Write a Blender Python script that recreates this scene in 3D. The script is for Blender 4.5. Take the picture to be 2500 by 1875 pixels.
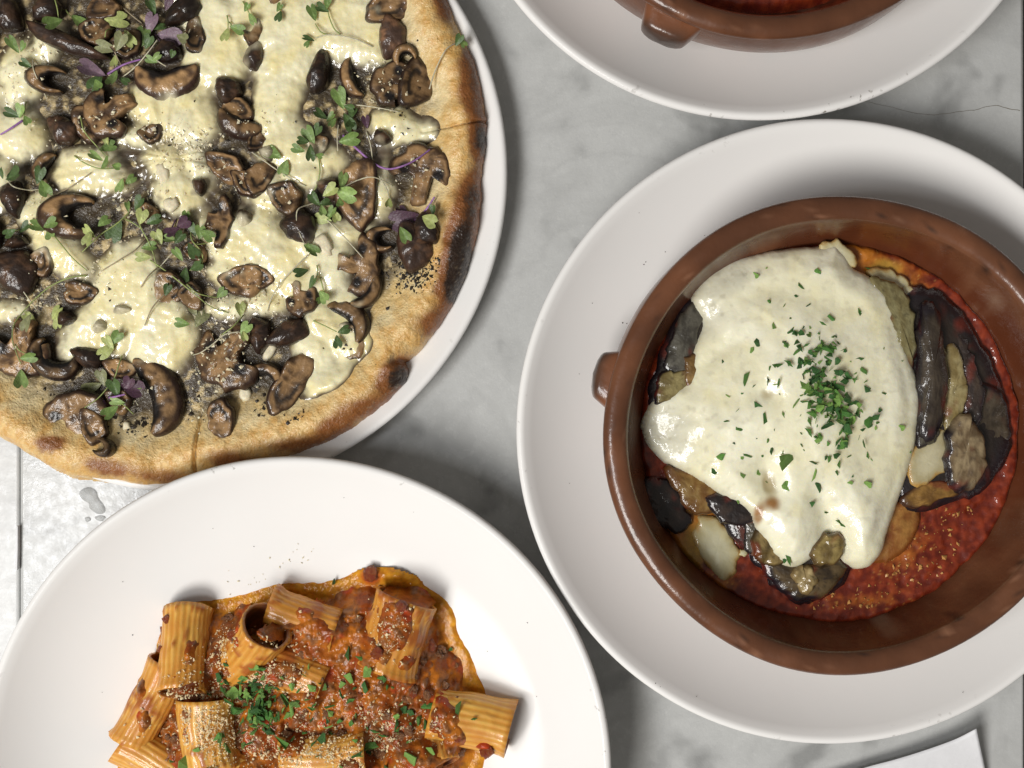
import bpy, bmesh, math, random
import numpy as np
for o in list(bpy.data.objects): bpy.data.objects.remove(o)
sc = bpy.context.scene
C = sc.collection
R = math.radians
# ---------------------------------------------------------------- camera
CAM_H, F = 0.62, 2912.0            # camera height above the table (m), focal length in photo pixels (2500 wide)
cam = bpy.data.cameras.new('camera'); cam.sensor_width = 36; cam.lens = 36*F/2500
cam.clip_start = 0.02; cam.clip_end = 20
co = bpy.data.objects.new('camera', cam); C.objects.link(co); co.location = (0, 0, CAM_H); sc.camera = co
# ---------------------------------------------------------------- light
w = bpy.data.worlds.new('World'); sc.world = w; w.use_nodes = True
w.node_tree.nodes['Background'].inputs[0].default_value = (1.0, 0.95, 0.88, 1)
w.node_tree.nodes['Background'].inputs[1].default_value = 0.135
def area(name, loc, size, power, col, target=(0, 0, 0)):
    l = bpy.data.lights.new(name, 'AREA'); l.shape = 'DISK'; l.size = size; l.energy = power; l.color = col
    o = bpy.data.objects.new(name, l); C.objects.link(o); o.location = loc
    d = -np.array(loc) + np.array(target)
    import mathutils
    o.rotation_euler = mathutils.Vector(d).to_track_quat('-Z', 'Y').to_euler()
area('window_light', (-1.18, -1.18, 2.02), 1.10, 46.0, (1.0, 0.975, 0.935))
area('side_light', (-0.62, -0.19, 1.05), 0.26, 2.6, (0.97, 0.98, 1.0))
vs = sc.view_settings; vs.view_transform = 'Standard'; vs.look = 'None'; vs.exposure = 0.29; vs.gamma = 1
vs.use_curve_mapping = False
sc.render.engine = 'CYCLES'

# ---------------------------------------------------------------- helpers
rng = np.random.default_rng(7); random.seed(7)
def P(px, py, z=0.0):
    "photo pixel -> point of the place at height z"
    k = (CAM_H - z)/F
    return (np.asarray(px, float)-1250.0)*k, (937.5-np.asarray(py, float))*k
PX = (CAM_H-0.025)/F               # metres per photo pixel near the food
_perm = np.random.default_rng(3).permutation(256); _perm = np.r_[_perm, _perm, _perm]
_g3 = np.random.default_rng(4).normal(size=(256, 3)); _g3 /= np.linalg.norm(_g3, axis=1)[:, None]
def noise(x, y, z=0.0):
    x, y, z = np.broadcast_arrays(np.asarray(x, float), np.asarray(y, float), np.asarray(z, float))
    xi, yi, zi = np.floor(x).astype(int), np.floor(y).astype(int), np.floor(z).astype(int)
    xf, yf, zf = x-xi, y-yi, z-zi
    f = lambda t: t*t*t*(t*(t*6-15)+10)
    u, v, ww = f(xf), f(yf), f(zf)
    def g(a, b, c):
        h = _perm[_perm[_perm[(xi+a) & 255]+((yi+b) & 255)]+((zi+c) & 255)]
        gr = _g3[h]
        return gr[..., 0]*(xf-a)+gr[..., 1]*(yf-b)+gr[..., 2]*(zf-c)
    l = lambda a, b, t: a+(b-a)*t
    return 1.5*l(l(l(g(0,0,0), g(1,0,0), u), l(g(0,1,0), g(1,1,0), u), v),
                 l(l(g(0,0,1), g(1,0,1), u), l(g(0,1,1), g(1,1,1), u), v), ww)
def fbm(x, y, s, o=4, seed=0.0, gain=.5):
    "s = features per metre"
    t = 0; a = 1.0; n = 0
    for k in range(o):
        t = t+a*noise(np.asarray(x)*s*2**k+17.3*seed, np.asarray(y)*s*2**k-9.1*seed, 3.7*k+seed); n += a; a *= gain
    return t/n
def ss(e0, e1, x):
    t = np.clip((np.asarray(x, float)-e0)/(e1-e0), 0, 1); return t*t*(3-2*t)
def mix(a, b, t):
    t = np.asarray(t, float)[..., None]; return np.asarray(a, float)*(1-t)+np.asarray(b, float)*t

def poly_sd(X, Y, poly):
    "signed distance to a closed polygon, positive inside"
    sh = np.shape(X); x, y = np.ravel(X).astype(float), np.ravel(Y).astype(float); out = np.empty(len(x)); a = np.asarray(poly); b = np.roll(a, -1, 0); d = b-a; L2 = (d**2).sum(1)+1e-18
    for s in range(0, len(x), 20000):
        xx, yy = x[s:s+20000, None], y[s:s+20000, None]
        t = np.clip(((xx-a[:, 0])*d[:, 0]+(yy-a[:, 1])*d[:, 1])/L2, 0, 1)
        ds = np.sqrt(((xx-a[:, 0]-t*d[:, 0])**2+(yy-a[:, 1]-t*d[:, 1])**2).min(1))
        ins = (((a[:, 1] > yy) != (b[:, 1] > yy)) & (xx < d[:, 0]*(yy-a[:, 1])/(d[:, 1]+1e-18)+a[:, 0])).sum(1) % 2
        out[s:s+20000] = np.where(ins == 1, ds, -ds)
    return out.reshape(sh)
def new_mesh(name, V, Fc, col=None, smooth=True):
    m = bpy.data.meshes.new(name)
    m.from_pydata([tuple(v) for v in V], [], [tuple(int(i) for i in f) for f in Fc])
    if col is not None:
        at = m.color_attributes.new('Col', 'FLOAT_COLOR', 'POINT')
        c4 = np.ones((len(V), 4), np.float32); c4[:, :3] = np.clip(col, 0, 1)
        at.data.foreach_set('color', c4.ravel())
    if len(Fc) < 12000:
        bm = bmesh.new(); bm.from_mesh(m); bmesh.ops.recalc_face_normals(bm, faces=bm.faces); bm.to_mesh(m); bm.free()
    if smooth: m.polygons.foreach_set('use_smooth', np.ones(len(m.polygons), bool))
    m.update(); return m
def quads_mesh(name, V, Q, col=None):
    "fast path for big grids: V (n,3), Q (m,4)"
    m = bpy.data.meshes.new(name); V = np.asarray(V, np.float32); Q = np.asarray(Q, np.int32)
    m.vertices.add(len(V)); m.vertices.foreach_set('co', V.ravel())
    m.loops.add(Q.size); m.loops.foreach_set('vertex_index', Q.ravel())
    m.polygons.add(len(Q)); m.polygons.foreach_set('loop_start', np.arange(len(Q), dtype=np.int32)*4)
    m.polygons.foreach_set('use_smooth', np.ones(len(Q), bool))
    m.update(calc_edges=True)
    if col is not None:
        at = m.color_attributes.new('Col', 'FLOAT_COLOR', 'POINT')
        c4 = np.ones((len(V), 4), np.float32); c4[:, :3] = np.clip(col, 0, 1)
        at.data.foreach_set('color', c4.ravel())
    m.validate(); return m
def obj(name, mesh, mt=None, parent=None, loc=(0, 0, 0), rot=(0, 0, 0)):
    o = bpy.data.objects.new(name, mesh); C.objects.link(o)
    if mt is not None and mesh is not None and not mesh.materials: mesh.materials.append(mt)
    o.location = loc; o.rotation_euler = rot; o.parent = parent
    return o
def tag(o, label=None, cat=None, group=None, kind=None):
    if label: o['label'] = label
    if cat: o['category'] = cat
    if group: o['group'] = group
    if kind: o['kind'] = kind
    return o
def thing(name, label, cat, loc=(0, 0, 0), group=None):
    return tag(obj(name, None, loc=loc), label, cat, group)
def grid(name, x0, x1, y0, y1, step, fn):
    "height field: fn(X, Y) -> z, keep(bool), colour"
    nx, ny = int((x1-x0)/step)+1, int((y1-y0)/step)+1
    X, Y = np.meshgrid(np.linspace(x0, x1, nx), np.linspace(y0, y1, ny))
    Z, keep, col = fn(X, Y)
    idx = np.arange(nx*ny).reshape(ny, nx)
    Q = np.stack([idx[:-1, :-1], idx[:-1, 1:], idx[1:, 1:], idx[1:, :-1]], -1).reshape(-1, 4)
    k = keep.ravel(); Q = Q[k[Q].all(1)]
    used = np.unique(Q); mp = np.zeros(nx*ny, int); mp[used] = np.arange(len(used))
    V = np.c_[X.ravel(), Y.ravel(), Z.ravel()][used]
    return quads_mesh(name, V, mp[Q], None if col is None else col.reshape(-1, 3)[used])
def lathe(name, prof, n=128, wob=None):
    prof = np.array(prof); th = np.linspace(0, 2*np.pi, n, endpoint=False); k = len(prof)
    r = prof[:, 0][:, None]*np.ones(n); z = prof[:, 1][:, None]*np.ones(n)
    if wob is not None: dr, dz = wob(r, z, th[None, :]+0*r); r = r+dr; z = z+dz
    V = np.stack([r*np.cos(th), r*np.sin(th), z], -1).reshape(-1, 3)
    i, j = np.meshgrid(np.arange(k-1), np.arange(n), indexing='ij'); j2 = (j+1) % n
    Q = np.stack([i*n+j, (i+1)*n+j, (i+1)*n+j2, i*n+j2], -1).reshape(-1, 4)
    return V, Q
def crom(pts, m):
    "open Catmull-Rom through pts, m samples"
    p = np.array(pts, float); p = np.vstack([2*p[0]-p[1], p, 2*p[-1]-p[-2]]); n = len(p)-3
    t = np.linspace(0, n-1e-6, m); i = t.astype(int); f = (t-i)[:, None]
    a, b, c, d = p[i], p[i+1], p[i+2], p[i+3]
    return .5*(2*b+(c-a)*f+(2*a-5*b+4*c-d)*f*f+(3*b-a-3*c+d)*f**3)
def crom_closed(pts, m):
    p = np.array(pts, float); n = len(p); t = np.linspace(0, n, m, endpoint=False); i = t.astype(int); f = (t-i)[:, None]
    a, b, c, d = p[(i-1) % n], p[i % n], p[(i+1) % n], p[(i+2) % n]
    return .5*(2*b+(c-a)*f+(2*a-5*b+4*c-d)*f*f+(3*b-a-3*c+d)*f**3)
def tube(path, rad, n=7):
    path = np.asarray(path, float); m = len(path); rad = np.broadcast_to(rad, m)
    T = np.gradient(path, axis=0); T /= np.linalg.norm(T, axis=1)[:, None]+1e-12
    up = np.array([0.05, 0.03, 1.0]); A = np.cross(T, up); A /= np.linalg.norm(A, axis=1)[:, None]+1e-9; B = np.cross(T, A)
    th = np.linspace(0, 2*np.pi, n, endpoint=False)
    V = path[:, None]+rad[:, None, None]*(np.cos(th)[None, :, None]*A[:, None]+np.sin(th)[None, :, None]*B[:, None])
    V = V.reshape(-1, 3); Fc = []
    for i in range(m-1):
        for j in range(n):
            k = (j+1) % n; Fc.append((i*n+j, i*n+k, (i+1)*n+k, (i+1)*n+j))
    Fc.append(tuple(range(n-1, -1, -1))); Fc.append(tuple((m-1)*n+j for j in range(n)))
    return V, Fc
class Radial:
    "closed outline as r(angle) round a centre"
    def __init__(s, pts, c):
        s.c = np.array(c, float); d = np.array(pts, float)-s.c
        a = np.arctan2(d[:, 1], d[:, 0]); o = np.argsort(a); a = a[o]; r = np.hypot(d[:, 0], d[:, 1])[o]
        s.a = np.r_[a-2*np.pi, a, a+2*np.pi]; s.r = np.r_[r, r, r]
    def __call__(s, x, y):
        dx, dy = np.asarray(x)-s.c[0], np.asarray(y)-s.c[1]
        th = np.arctan2(dy, dx); rho = np.hypot(dx, dy)
        return np.interp(th, s.a, s.r), rho, th

# ---------------------------------------------------------------- materials
def mat(name, color=(.8, .8, .8), attr=False, rough=.4, rvar=0, rscale=200, bump=(), sss=0, sssr=(1, .6, .3), ssc=.003,
        coat=0, coat_r=.1, spec=.5, trans=0, ior=1.45, cvar=0, cscale=60):
    m = bpy.data.materials.new(name); m.use_nodes = True; nt = m.node_tree; b = nt.nodes['Principled BSDF']
    N = nt.nodes.new; L = nt.links.new
    tc = N('ShaderNodeTexCoord').outputs['Object']
    def nz(scale, detail=3, rough_=.55):
        n = N('ShaderNodeTexNoise'); n.inputs['Scale'].default_value = scale; n.inputs['Detail'].default_value = detail
        n.inputs['Roughness'].default_value = rough_; L(tc, n.inputs['Vector']); return n.outputs['Fac']
    if attr:
        a = N('ShaderNodeAttribute'); a.attribute_name = 'Col'; cs = a.outputs['Color']
    else:
        rg = N('ShaderNodeRGB'); rg.outputs[0].default_value = (*color, 1); cs = rg.outputs[0]
    if cvar:
        mp = N('ShaderNodeMapRange'); mp.inputs[1].default_value = .3; mp.inputs[2].default_value = .7
        mp.inputs[3].default_value = 1-cvar; mp.inputs[4].default_value = 1+cvar; L(nz(cscale, 4), mp.inputs[0])
        hs = N('ShaderNodeHueSaturation'); L(cs, hs.inputs['Color']); L(mp.outputs[0], hs.inputs['Value']); cs = hs.outputs[0]
    L(cs, b.inputs['Base Color'])
    b.inputs['Roughness'].default_value = rough
    if rvar:
        mp = N('ShaderNodeMapRange'); mp.inputs[1].default_value = .3; mp.inputs[2].default_value = .7
        mp.inputs[3].default_value = max(0.03, rough-rvar); mp.inputs[4].default_value = rough+rvar
        L(nz(rscale), mp.inputs[0]); L(mp.outputs[0], b.inputs['Roughness'])
    last = None
    for (s, dist) in bump:
        bp = N('ShaderNodeBump'); bp.inputs['Strength'].default_value = 1.0; bp.inputs['Distance'].default_value = dist
        L(nz(s, 3), bp.inputs['Height'])
        if last is not None: L(last, bp.inputs['Normal'])
        last = bp.outputs[0]
    if last is not None:
        L(last, b.inputs['Normal'])
        if coat: L(last, b.inputs['Coat Normal'])
    b.inputs['Subsurface Weight'].default_value = sss; b.inputs['Subsurface Radius'].default_value = sssr
    b.inputs['Subsurface Scale'].default_value = ssc
    b.inputs['Coat Weight'].default_value = coat; b.inputs['Coat Roughness'].default_value = coat_r
    b.inputs['Specular IOR Level'].default_value = spec
    b.inputs['Transmission Weight'].default_value = trans; b.inputs['IOR'].default_value = ior
    return m
M = {}
M['porcelain'] = mat('porcelain', (.845, .83, .81), rough=.13, rvar=.03, rscale=40, spec=.12, bump=[(25, .00008)], cvar=.015, cscale=12)
M['clay'] = mat('clay', attr=True, rough=.34, rvar=.10, rscale=90, bump=[(60, .0005), (500, .0001)], cvar=.08, cscale=70, spec=.35, coat=.45, coat_r=.10)
M['dough'] = mat('dough', attr=True, rough=.40, rvar=.12, rscale=300, bump=[(350, .0007), (900, .0005)], cvar=.09, cscale=500, sss=.12, ssc=.002, coat=.25, coat_r=.12)
M['cheese'] = mat('cheese', attr=True, rough=.45, bump=[(120, .0006), (330, .00016)], sss=.4, sssr=(1, .8, .5), ssc=.004, cvar=.03, cscale=300, coat=1.0, coat_r=.045)
M['smooth_cheese'] = mat('smooth_cheese', attr=True, rough=.45, bump=[(70, .0006), (200, .0002), (600, .00008)], sss=.4, sssr=(1, .85, .55), ssc=.004, cvar=.03, cscale=200, coat=.6, coat_r=.08)
M['mushroom'] = mat('mushroom', attr=True, rough=.5, bump=[(200, .0008), (550, .00022)], cvar=.16, cscale=420, spec=.3, coat=.5, coat_r=.06)
M['green'] = mat('green', attr=True, rough=.42, rvar=.1, bump=[(900, .0003)], cvar=.22, cscale=500, sss=.15, sssr=(.5, 1, .2), ssc=.0006)
M['grain'] = mat('grain', (.76, .68, .48), rough=.5, sss=.2, ssc=.001, cvar=.12, cscale=900)
M['grain_warm'] = mat('grain_warm', (.80, .64, .38), rough=.5, sss=.2, ssc=.001, cvar=.2, cscale=700)
M['fleck'] = mat('fleck', (.030, .022, .015), rough=.35, cvar=.4, cscale=900)
M['sauce'] = mat('sauce', attr=True, rough=.5, bump=[(110, .0008), (330, .0003)], cvar=.18, cscale=240, spec=.2, coat=.9, coat_r=.05)
M['ragu'] = mat('ragu', attr=True, rough=.55, bump=[(160, .0009), (420, .0005)], cvar=.25, cscale=300, spec=.15, coat=.45, coat_r=.07)
M['pasta'] = mat('pasta', attr=True, rough=.45, bump=[(180, .0004)], sss=.35, sssr=(1, .5, .15), ssc=.002, cvar=.05, cscale=250, coat=.45, coat_r=.10)
M['meat'] = mat('meat', attr=True, rough=.5, bump=[(450, .0009)], cvar=.35, cscale=500, coat=.9, coat_r=.06)
M['eggplant'] = mat('eggplant', attr=True, rough=.5, bump=[(200, .0007), (600, .0002)], cvar=.15, cscale=300, spec=.3, coat=1.0, coat_r=.06)
M['paper'] = mat('paper', (.78, .78, .80), rough=.6, bump=[(300, .0002)], cvar=.03, cscale=90)
M['water'] = mat('water', (.55, .56, .55), rough=.12, ior=1.33)
M['water'].node_tree.nodes['Principled BSDF'].inputs['Alpha'].default_value = .30
M['speck'] = mat('speck', (.06, .05, .04), rough=.6, cvar=.3, cscale=700)
M['dark'] = mat('dark', (.012, .011, .010), rough=.7)
M['crack'] = mat('crack', (.17, .145, .11), rough=.8)

def marble(name, tint, rough):
    m = bpy.data.materials.new(name); m.use_nodes = True; nt = m.node_tree; b = nt.nodes['Principled BSDF']; N = nt.nodes.new; L = nt.links.new
    tc = N('ShaderNodeTexCoord').outputs['Object']
    def nz(sc_, det, ro=.6, dist=0):
        n = N('ShaderNodeTexNoise'); n.inputs['Scale'].default_value = sc_; n.inputs['Detail'].default_value = det
        n.inputs['Roughness'].default_value = ro; n.inputs['Distortion'].default_value = dist; L(tc, n.inputs['Vector']); return n.outputs['Fac']
    def ramp(src, stops):
        r = N('ShaderNodeValToRGB'); e = r.color_ramp.elements
        e[0].position, e[0].color = stops[0][0], (*stops[0][1], 1); e[1].position, e[1].color = stops[-1][0], (*stops[-1][1], 1)
        for p, c in stops[1:-1]: k = e.new(p); k.color = (*c, 1)
        L(src, r.inputs[0]); return r.outputs[0]
    def mul(a, c2, f=1.0):
        mx = N('ShaderNodeMix'); mx.data_type = 'RGBA'; mx.blend_type = 'MULTIPLY'; mx.inputs[0].default_value = f
        L(a, mx.inputs[6]); L(c2, mx.inputs[7]); return mx.outputs[2]
    g = lambda v: tuple(v*t for t in tint)
    base = ramp(nz(5, 3, .5, .3), [(.30, g(.475)), (.5, g(.50)), (.72, g(.53))])
    spots = ramp(nz(24, 3, .5, .2), [(.30, (.58,)*3), (.405, (.94,)*3), (.48, (1.0,)*3)])
    veins = ramp(nz(7, 4, .55, .9), [(.46, (1,)*3), (.49, (.93,)*3), (.52, (1,)*3)])
    fine = ramp(nz(160, 4, .7), [(.3, (.94,)*3), (.62, (1.0,)*3), (.76, (1.12,)*3)])
    c = mul(mul(mul(base, spots), veins), fine); L(c, b.inputs['Base Color'])
    mp = N('ShaderNodeMapRange'); mp.inputs[1].default_value = .35; mp.inputs[2].default_value = .65
    mp.inputs[3].default_value = rough-.06; mp.inputs[4].default_value = rough+.08; L(nz(180, 3), mp.inputs[0]); L(mp.outputs[0], b.inputs['Roughness'])
    bp = N('ShaderNodeBump'); bp.inputs['Distance'].default_value = .00012; L(nz(420, 3), bp.inputs['Height']); L(bp.outputs[0], b.inputs['Normal'])
    return m
M['marble'] = marble('marble', (1.07, 1.08, 1.06), .23)
M['marble_pale'] = marble('marble_pale', (1.35, 1.36, 1.35), .32)

# ---------------------------------------------------------------- the setting
def slab(name, x0, x1, y0, y1, top, thick, rad, mt):
    "stone slab with rounded long edges"
    a = np.linspace(0, np.pi/2, 7)
    sec = [(x1-rad+rad*np.sin(t), top-rad+rad*np.cos(t)) for t in a]+[(x1-rad+rad*np.cos(t), top-thick+rad-rad*np.sin(t)) for t in a]
    sec += [(x0+rad-rad*np.sin(t), top-thick+rad-rad*np.cos(t)) for t in a]+[(x0+rad-rad*np.cos(t), top-rad+rad*np.sin(t)) for t in a]
    n = len(sec); V = [(x, y0, z) for x, z in sec]+[(x, y1, z) for x, z in sec]
    Fc = [(i, (i+1) % n, n+(i+1) % n, n+i) for i in range(n)]+[tuple(range(n-1, -1, -1)), tuple(range(n, 2*n))]
    m = new_mesh(name, V, Fc)
    for p in m.polygons: p.use_smooth = abs(p.normal.z) < .999 and abs(p.normal.y) < .5
    return tag(obj(name, m, mt), kind='structure')
XL, XR = P(47, 0)[0], P(2502, 0)[0]
table = slab('table_top', XL, XR, -.36, .40, 0, .024, .0022, M['marble'])
slab('neighbouring_table_top', -.62, XL-.0003, -.36, .40, -.0004, .024, .0016, M['marble_pale'])
fl = new_mesh('floor', [(-1.5, -1.5, -.74), (1.5, -1.5, -.74), (1.5, 1.5, -.74), (-1.5, 1.5, -.74)], [(0, 1, 2, 3)])
tag(obj('floor', fl, M['dark']), kind='structure')
# hairline crack in the marble, upper right
cp = crom([P(x, y) for x, y in [(2105, 246), (2150, 256), (2200, 268), (2240, 277), (2285, 280), (2330, 274), (2380, 268), (2420, 258), (2450, 262), (2478, 268), (2490, 271)]], 70)
cp[:, 1] += .0006*fbm(cp[:, 0], cp[:, 1], 260, 3); wd = .00006+.00012*np.abs(fbm(cp[:, 0], cp[:, 1], 190, 2, 5))+.00008*ss(.0, 1, np.linspace(0, 1, 70))
V = np.vstack([np.c_[cp[:, 0], cp[:, 1]+wd, np.full(70, .00012)], np.c_[cp[:, 0], cp[:, 1]-wd, np.full(70, .00012)]])
obj('crack', new_mesh('crack', V, [(i, 70+i, 71+i, i+1) for i in range(69)]), M['crack'], table)

# ---------------------------------------------------------------- plates
def plate_profile(Rm, rim, floor=.008, power=6, base=.60):
    "coupe plate: flat floor, curved wall, rounded lip; outer skin back to a foot ring"
    ri = Rm-.0042; p = [(0.0005, floor)]
    for t in np.linspace(.1, 1, 40): p.append((ri*t, floor+(rim-floor-.0006)*t**power))
    for a in np.linspace(110, -60, 9): p.append((Rm-.0023+.0023*math.cos(R(a)), rim-.0023+.0023*math.sin(R(a))))
    for t in np.linspace(.06, 1, 12):
        r = (Rm-.002)*(1-t)+Rm*base*t; p.append((r, (rim-.006)*(1-t)**1.5+.003))
    p += [(Rm*base-.001, .0), (Rm*base-.005, .0), (Rm*base-.006, .003), (.0005, .0035)]
    return p
def porcelain_worn(name, Rm, rim, seed, amt):
    "glaze with small grey knocks along the lip"
    m = M['porcelain'].copy(); m.name = name; nt = m.node_tree; N = nt.nodes.new; L = nt.links.new; b = nt.nodes['Principled BSDF']
    tc = N('ShaderNodeTexCoord').outputs['Object']; src = b.inputs['Base Color'].links[0].from_socket
    sep = N('ShaderNodeSeparateXYZ'); L(tc, sep.inputs[0])
    ln = N('ShaderNodeVectorMath'); ln.operation = 'LENGTH'; cx = N('ShaderNodeCombineXYZ'); L(sep.outputs[0], cx.inputs[0]); L(sep.outputs[1], cx.inputs[1]); L(cx.outputs[0], ln.inputs[0])
    g1 = N('ShaderNodeMapRange'); g1.inputs[1].default_value = Rm-.006; g1.inputs[2].default_value = Rm-.0035; L(ln.outputs['Value'], g1.inputs[0])
    nz = N('ShaderNodeTexNoise'); nz.inputs['Scale'].default_value = 240; nz.inputs['Detail'].default_value = 3; L(tc, nz.inputs['Vector'])
    nz2 = N('ShaderNodeTexNoise'); nz2.noise_dimensions = '3D'; nz2.inputs['Scale'].default_value = 14+seed; L(tc, nz2.inputs['Vector'])
    a = N('ShaderNodeMapRange'); a.inputs[1].default_value = .64; a.inputs[2].default_value = .70; L(nz.outputs['Fac'], a.inputs[0])
    c = N('ShaderNodeMapRange'); c.inputs[1].default_value = .5; c.inputs[2].default_value = .6; L(nz2.outputs['Fac'], c.inputs[0])
    m1 = N('ShaderNodeMath'); m1.operation = 'MULTIPLY'; L(a.outputs[0], m1.inputs[0]); L(c.outputs[0], m1.inputs[1])
    m2 = N('ShaderNodeMath'); m2.operation = 'MULTIPLY'; L(m1.outputs[0], m2.inputs[0]); L(g1.outputs[0], m2.inputs[1])
    m3 = N('ShaderNodeMath'); m3.operation = 'MULTIPLY'; m3.inputs[1].default_value = amt; L(m2.outputs[0], m3.inputs[0])
    mx = N('ShaderNodeMix'); mx.data_type = 'RGBA'; L(m3.outputs[0], mx.inputs[0]); L(src, mx.inputs[6]); mx.inputs[7].default_value = (.30, .28, .25, 1)
    L(mx.outputs[2], b.inputs['Base Color']); return m
def floor_z(kw, rim, Rm, sx, sy, x, y):
    z = kw['floor']
    for _ in range(3):
        wx, wy = P(sx, sy, z); t = min(1, math.hypot(wx-x, wy-y)/(Rm-.0042)); z = kw['floor']+(rim-kw['floor']-.0006)*t**kw['power']
    return float(z)
def plate(label, cpx, Rpx, rim, seed, amt, specks=(), **kw):
    k = (CAM_H-rim)/F; Rm = Rpx*k; x, y = P(cpx[0], cpx[1], rim)
    def wob(r, z, th): return r*.0018*np.cos(2*th+seed), z*0
    V, Q = lathe('dinner_plate', plate_profile(Rm, rim, **kw), 160, wob)
    o = obj('dinner_plate', quads_mesh('dinner_plate', V, Q), porcelain_worn('porcelain_%d' % seed, Rm, rim, seed, amt), loc=(float(x), float(y), .0002))
    tag(o, label, 'plate', 'white round plates on the marble table')
    V, Fc = [], []; q = np.random.default_rng(seed+60)              # pepper and crumbs left on the glaze
    for (sx, sy, s) in specks:
        wx, wy = P(sx, sy, floor_z(kw, rim, Rm, sx, sy, x, y)); zz = floor_z(kw, rim, Rm, sx, sy, x, y); b0 = len(V); n = 5; a0 = q.uniform(0, 6)
        for j in range(n): V.append((float(wx-x)+s*PX*.3*math.cos(a0+j*1.257)*q.uniform(.6, 1.3), float(wy-y)+s*PX*.3*math.sin(a0+j*1.257)*q.uniform(.4, 1), zz+.0001))
        V.append((float(wx-x), float(wy-y), zz+.0006)); Fc += [(b0+j, b0+(j+1) % n, b0+n) for j in range(n)]
    if V: tag(obj('pepper_speck', new_mesh('pepper_speck', V, Fc), M['speck'], o), kind='stuff')
    return o
plate('large flat white plate under the mushroom pizza', (452, 418), 786, .017, 1, .5, floor=.006, power=9, base=.66)
plate('white plate holding the rigatoni in meat sauce', (721, 1888), 773, .041, 2, .6, specks=[(324, 1550, 6), (250, 1690, 4), (1288, 1520, 8), (620, 1334, 5), (1190, 1590, 5), (520, 1290, 4), (1310, 1700, 5), (1010, 1250, 4), (840, 1215, 4), (300, 1420, 4)], floor=.012, power=4.8, base=.50)
plate('white plate under the large clay pot of eggplant', (2023, 1053), 764, .036, 3, .35, specks=[(1572, 646, 7), (1576, 640, 6), (1520, 788, 8), (1624, 615, 5), (1720, 575, 5), (1446, 740, 5), (1600, 1668, 9), (1612, 1676, 6), (1530, 790, 5), (1414, 913, 4), (1870, 1790, 6), (2205, 1782, 6), (1560, 520, 5), (1700, 1700, 4), (2350, 1690, 5), (1390, 1180, 4)], floor=.010, power=4.6)
plate('white plate cut by the top edge of the picture, under a clay pot', (1855, -468), 759, .036, 4, 1.0, floor=.010, power=4.6)

# ---------------------------------------------------------------- clay pots
def pot_mesh():
    p = [(.0005, .008), (.070, .008), (.082, .0095), (.0885, .0135), (.0928, .020), (.0962, .029), (.0990, .037), (.1008, .044)]
    for a in np.linspace(175, -95, 15):       # rounded lip
        p.append((.1071+.0058*math.cos(R(a)), .0482+.0040*math.sin(R(a))))
    p += [(.1105, .0425), (.1108, .0400), (.1118, .034), (.1120, .027), (.1112, .019), (.1085, .011), (.103, .0045), (.097, .001), (.092, .0), (.0005, .0)]
    def wob(r, z, th):
        return r*.004*np.cos(2*th+.7)+.0006*np.sin(5*th+z*80), .0004*np.cos(3*th)*np.clip(z/.04, 0, 1)
    V, Q = lathe('pot', p, 160, wob)
    x, y, z = V.T; n1 = fbm(x+z, y-z, 35, 4, 2); n2 = fbm(x, y+2*z, 180, 3, 4); r = np.hypot(x, y)
    col = mix((.108, .041, .019), (.172, .067, .031), ss(-.3, .35, n1))
    col = mix(col, (.33, .16, .09), .5*ss(.30, .45, n2)); col = mix(col, (.035, .018, .012), .8*ss(.36, .5, fbm(x, y, 300, 2, 9)))
    inner = ss(.1005, .0985, r)*ss(.012, .018, z)                      # sauce and cheese baked on to the inside wall
    film = ss(-.1, .25, fbm(x, y, 28, 3, 12)+.25*fbm(x, y, 160, 3, 13)-6*(z-.034)+.16)
    col = mix(col, (.095, .024, .009), .85*inner*film); col = mix(col, (.34, .22, .14), .45*inner*ss(.25, .4, fbm(x, y, 40, 3, 15)+.2*fbm(x, y, 300, 2, 16)))
    return quads_mesh('pot_body', V, Q, col)
POT = pot_mesh()
def lug_mesh():
    "rounded trapezoid lug handle pressed on below the lip, pointing +x"
    nu, nv = 25, 20; V = []; th = np.linspace(0, 2*np.pi, nu, endpoint=False)
    for t in np.linspace(0, 1, nv):
        wv = .0172*(1-.42*t); hv = .0080*(1-.25*t); sc_ = 1 if t < .82 else math.sqrt(max(0.0, 1-((t-.82)/.18)**2))*.9+.1*(1-(t-.82)/.18)
        for a in th:
            c, s = math.cos(a), math.sin(a); q = 2/4.5
            V.append((.104+.0168*t, wv*sc_*abs(c)**q*np.sign(c)-.002*t, .0370+.002*t*s-.004*t+hv*sc_*abs(s)**q*np.sign(s)))
    V = np.array(V); Fc = [(i*nu+j, (i)*nu+(j+1) % nu, (i+1)*nu+(j+1) % nu, (i+1)*nu+j) for i in range(nv-1) for j in range(nu)]
    x, y, z = V.T; col = mix((.20, .075, .033), (.05, .03, .022), ss(.112, .122, x+.004*fbm(x, y, 120, 2)))
    return new_mesh('lug_handle', V, Fc, col)
LUG = lug_mesh()
def pot(label, x, y, z, lugs):
    t = thing('clay_pot', label, 'pot', (x, y, z), 'glazed clay pots')
    obj('pot_body', POT, M['clay'], t)
    for a in lugs: obj('lug_handle', LUG, M['clay'], t, rot=(0, 0, R(a)))
    return t
POTX, POTY = (float(v) for v in P(2068, 1062, .0635)); POTZ = .0118
pot('glazed brown clay pot filled with eggplant and melted cheese', POTX, POTY, POTZ, [167, -13])
P2X, P2Y = .1220, .2745
pot('glazed brown clay pot cut off by the top edge of the picture', P2X, P2Y, POTZ, [-114, 66])

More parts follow.
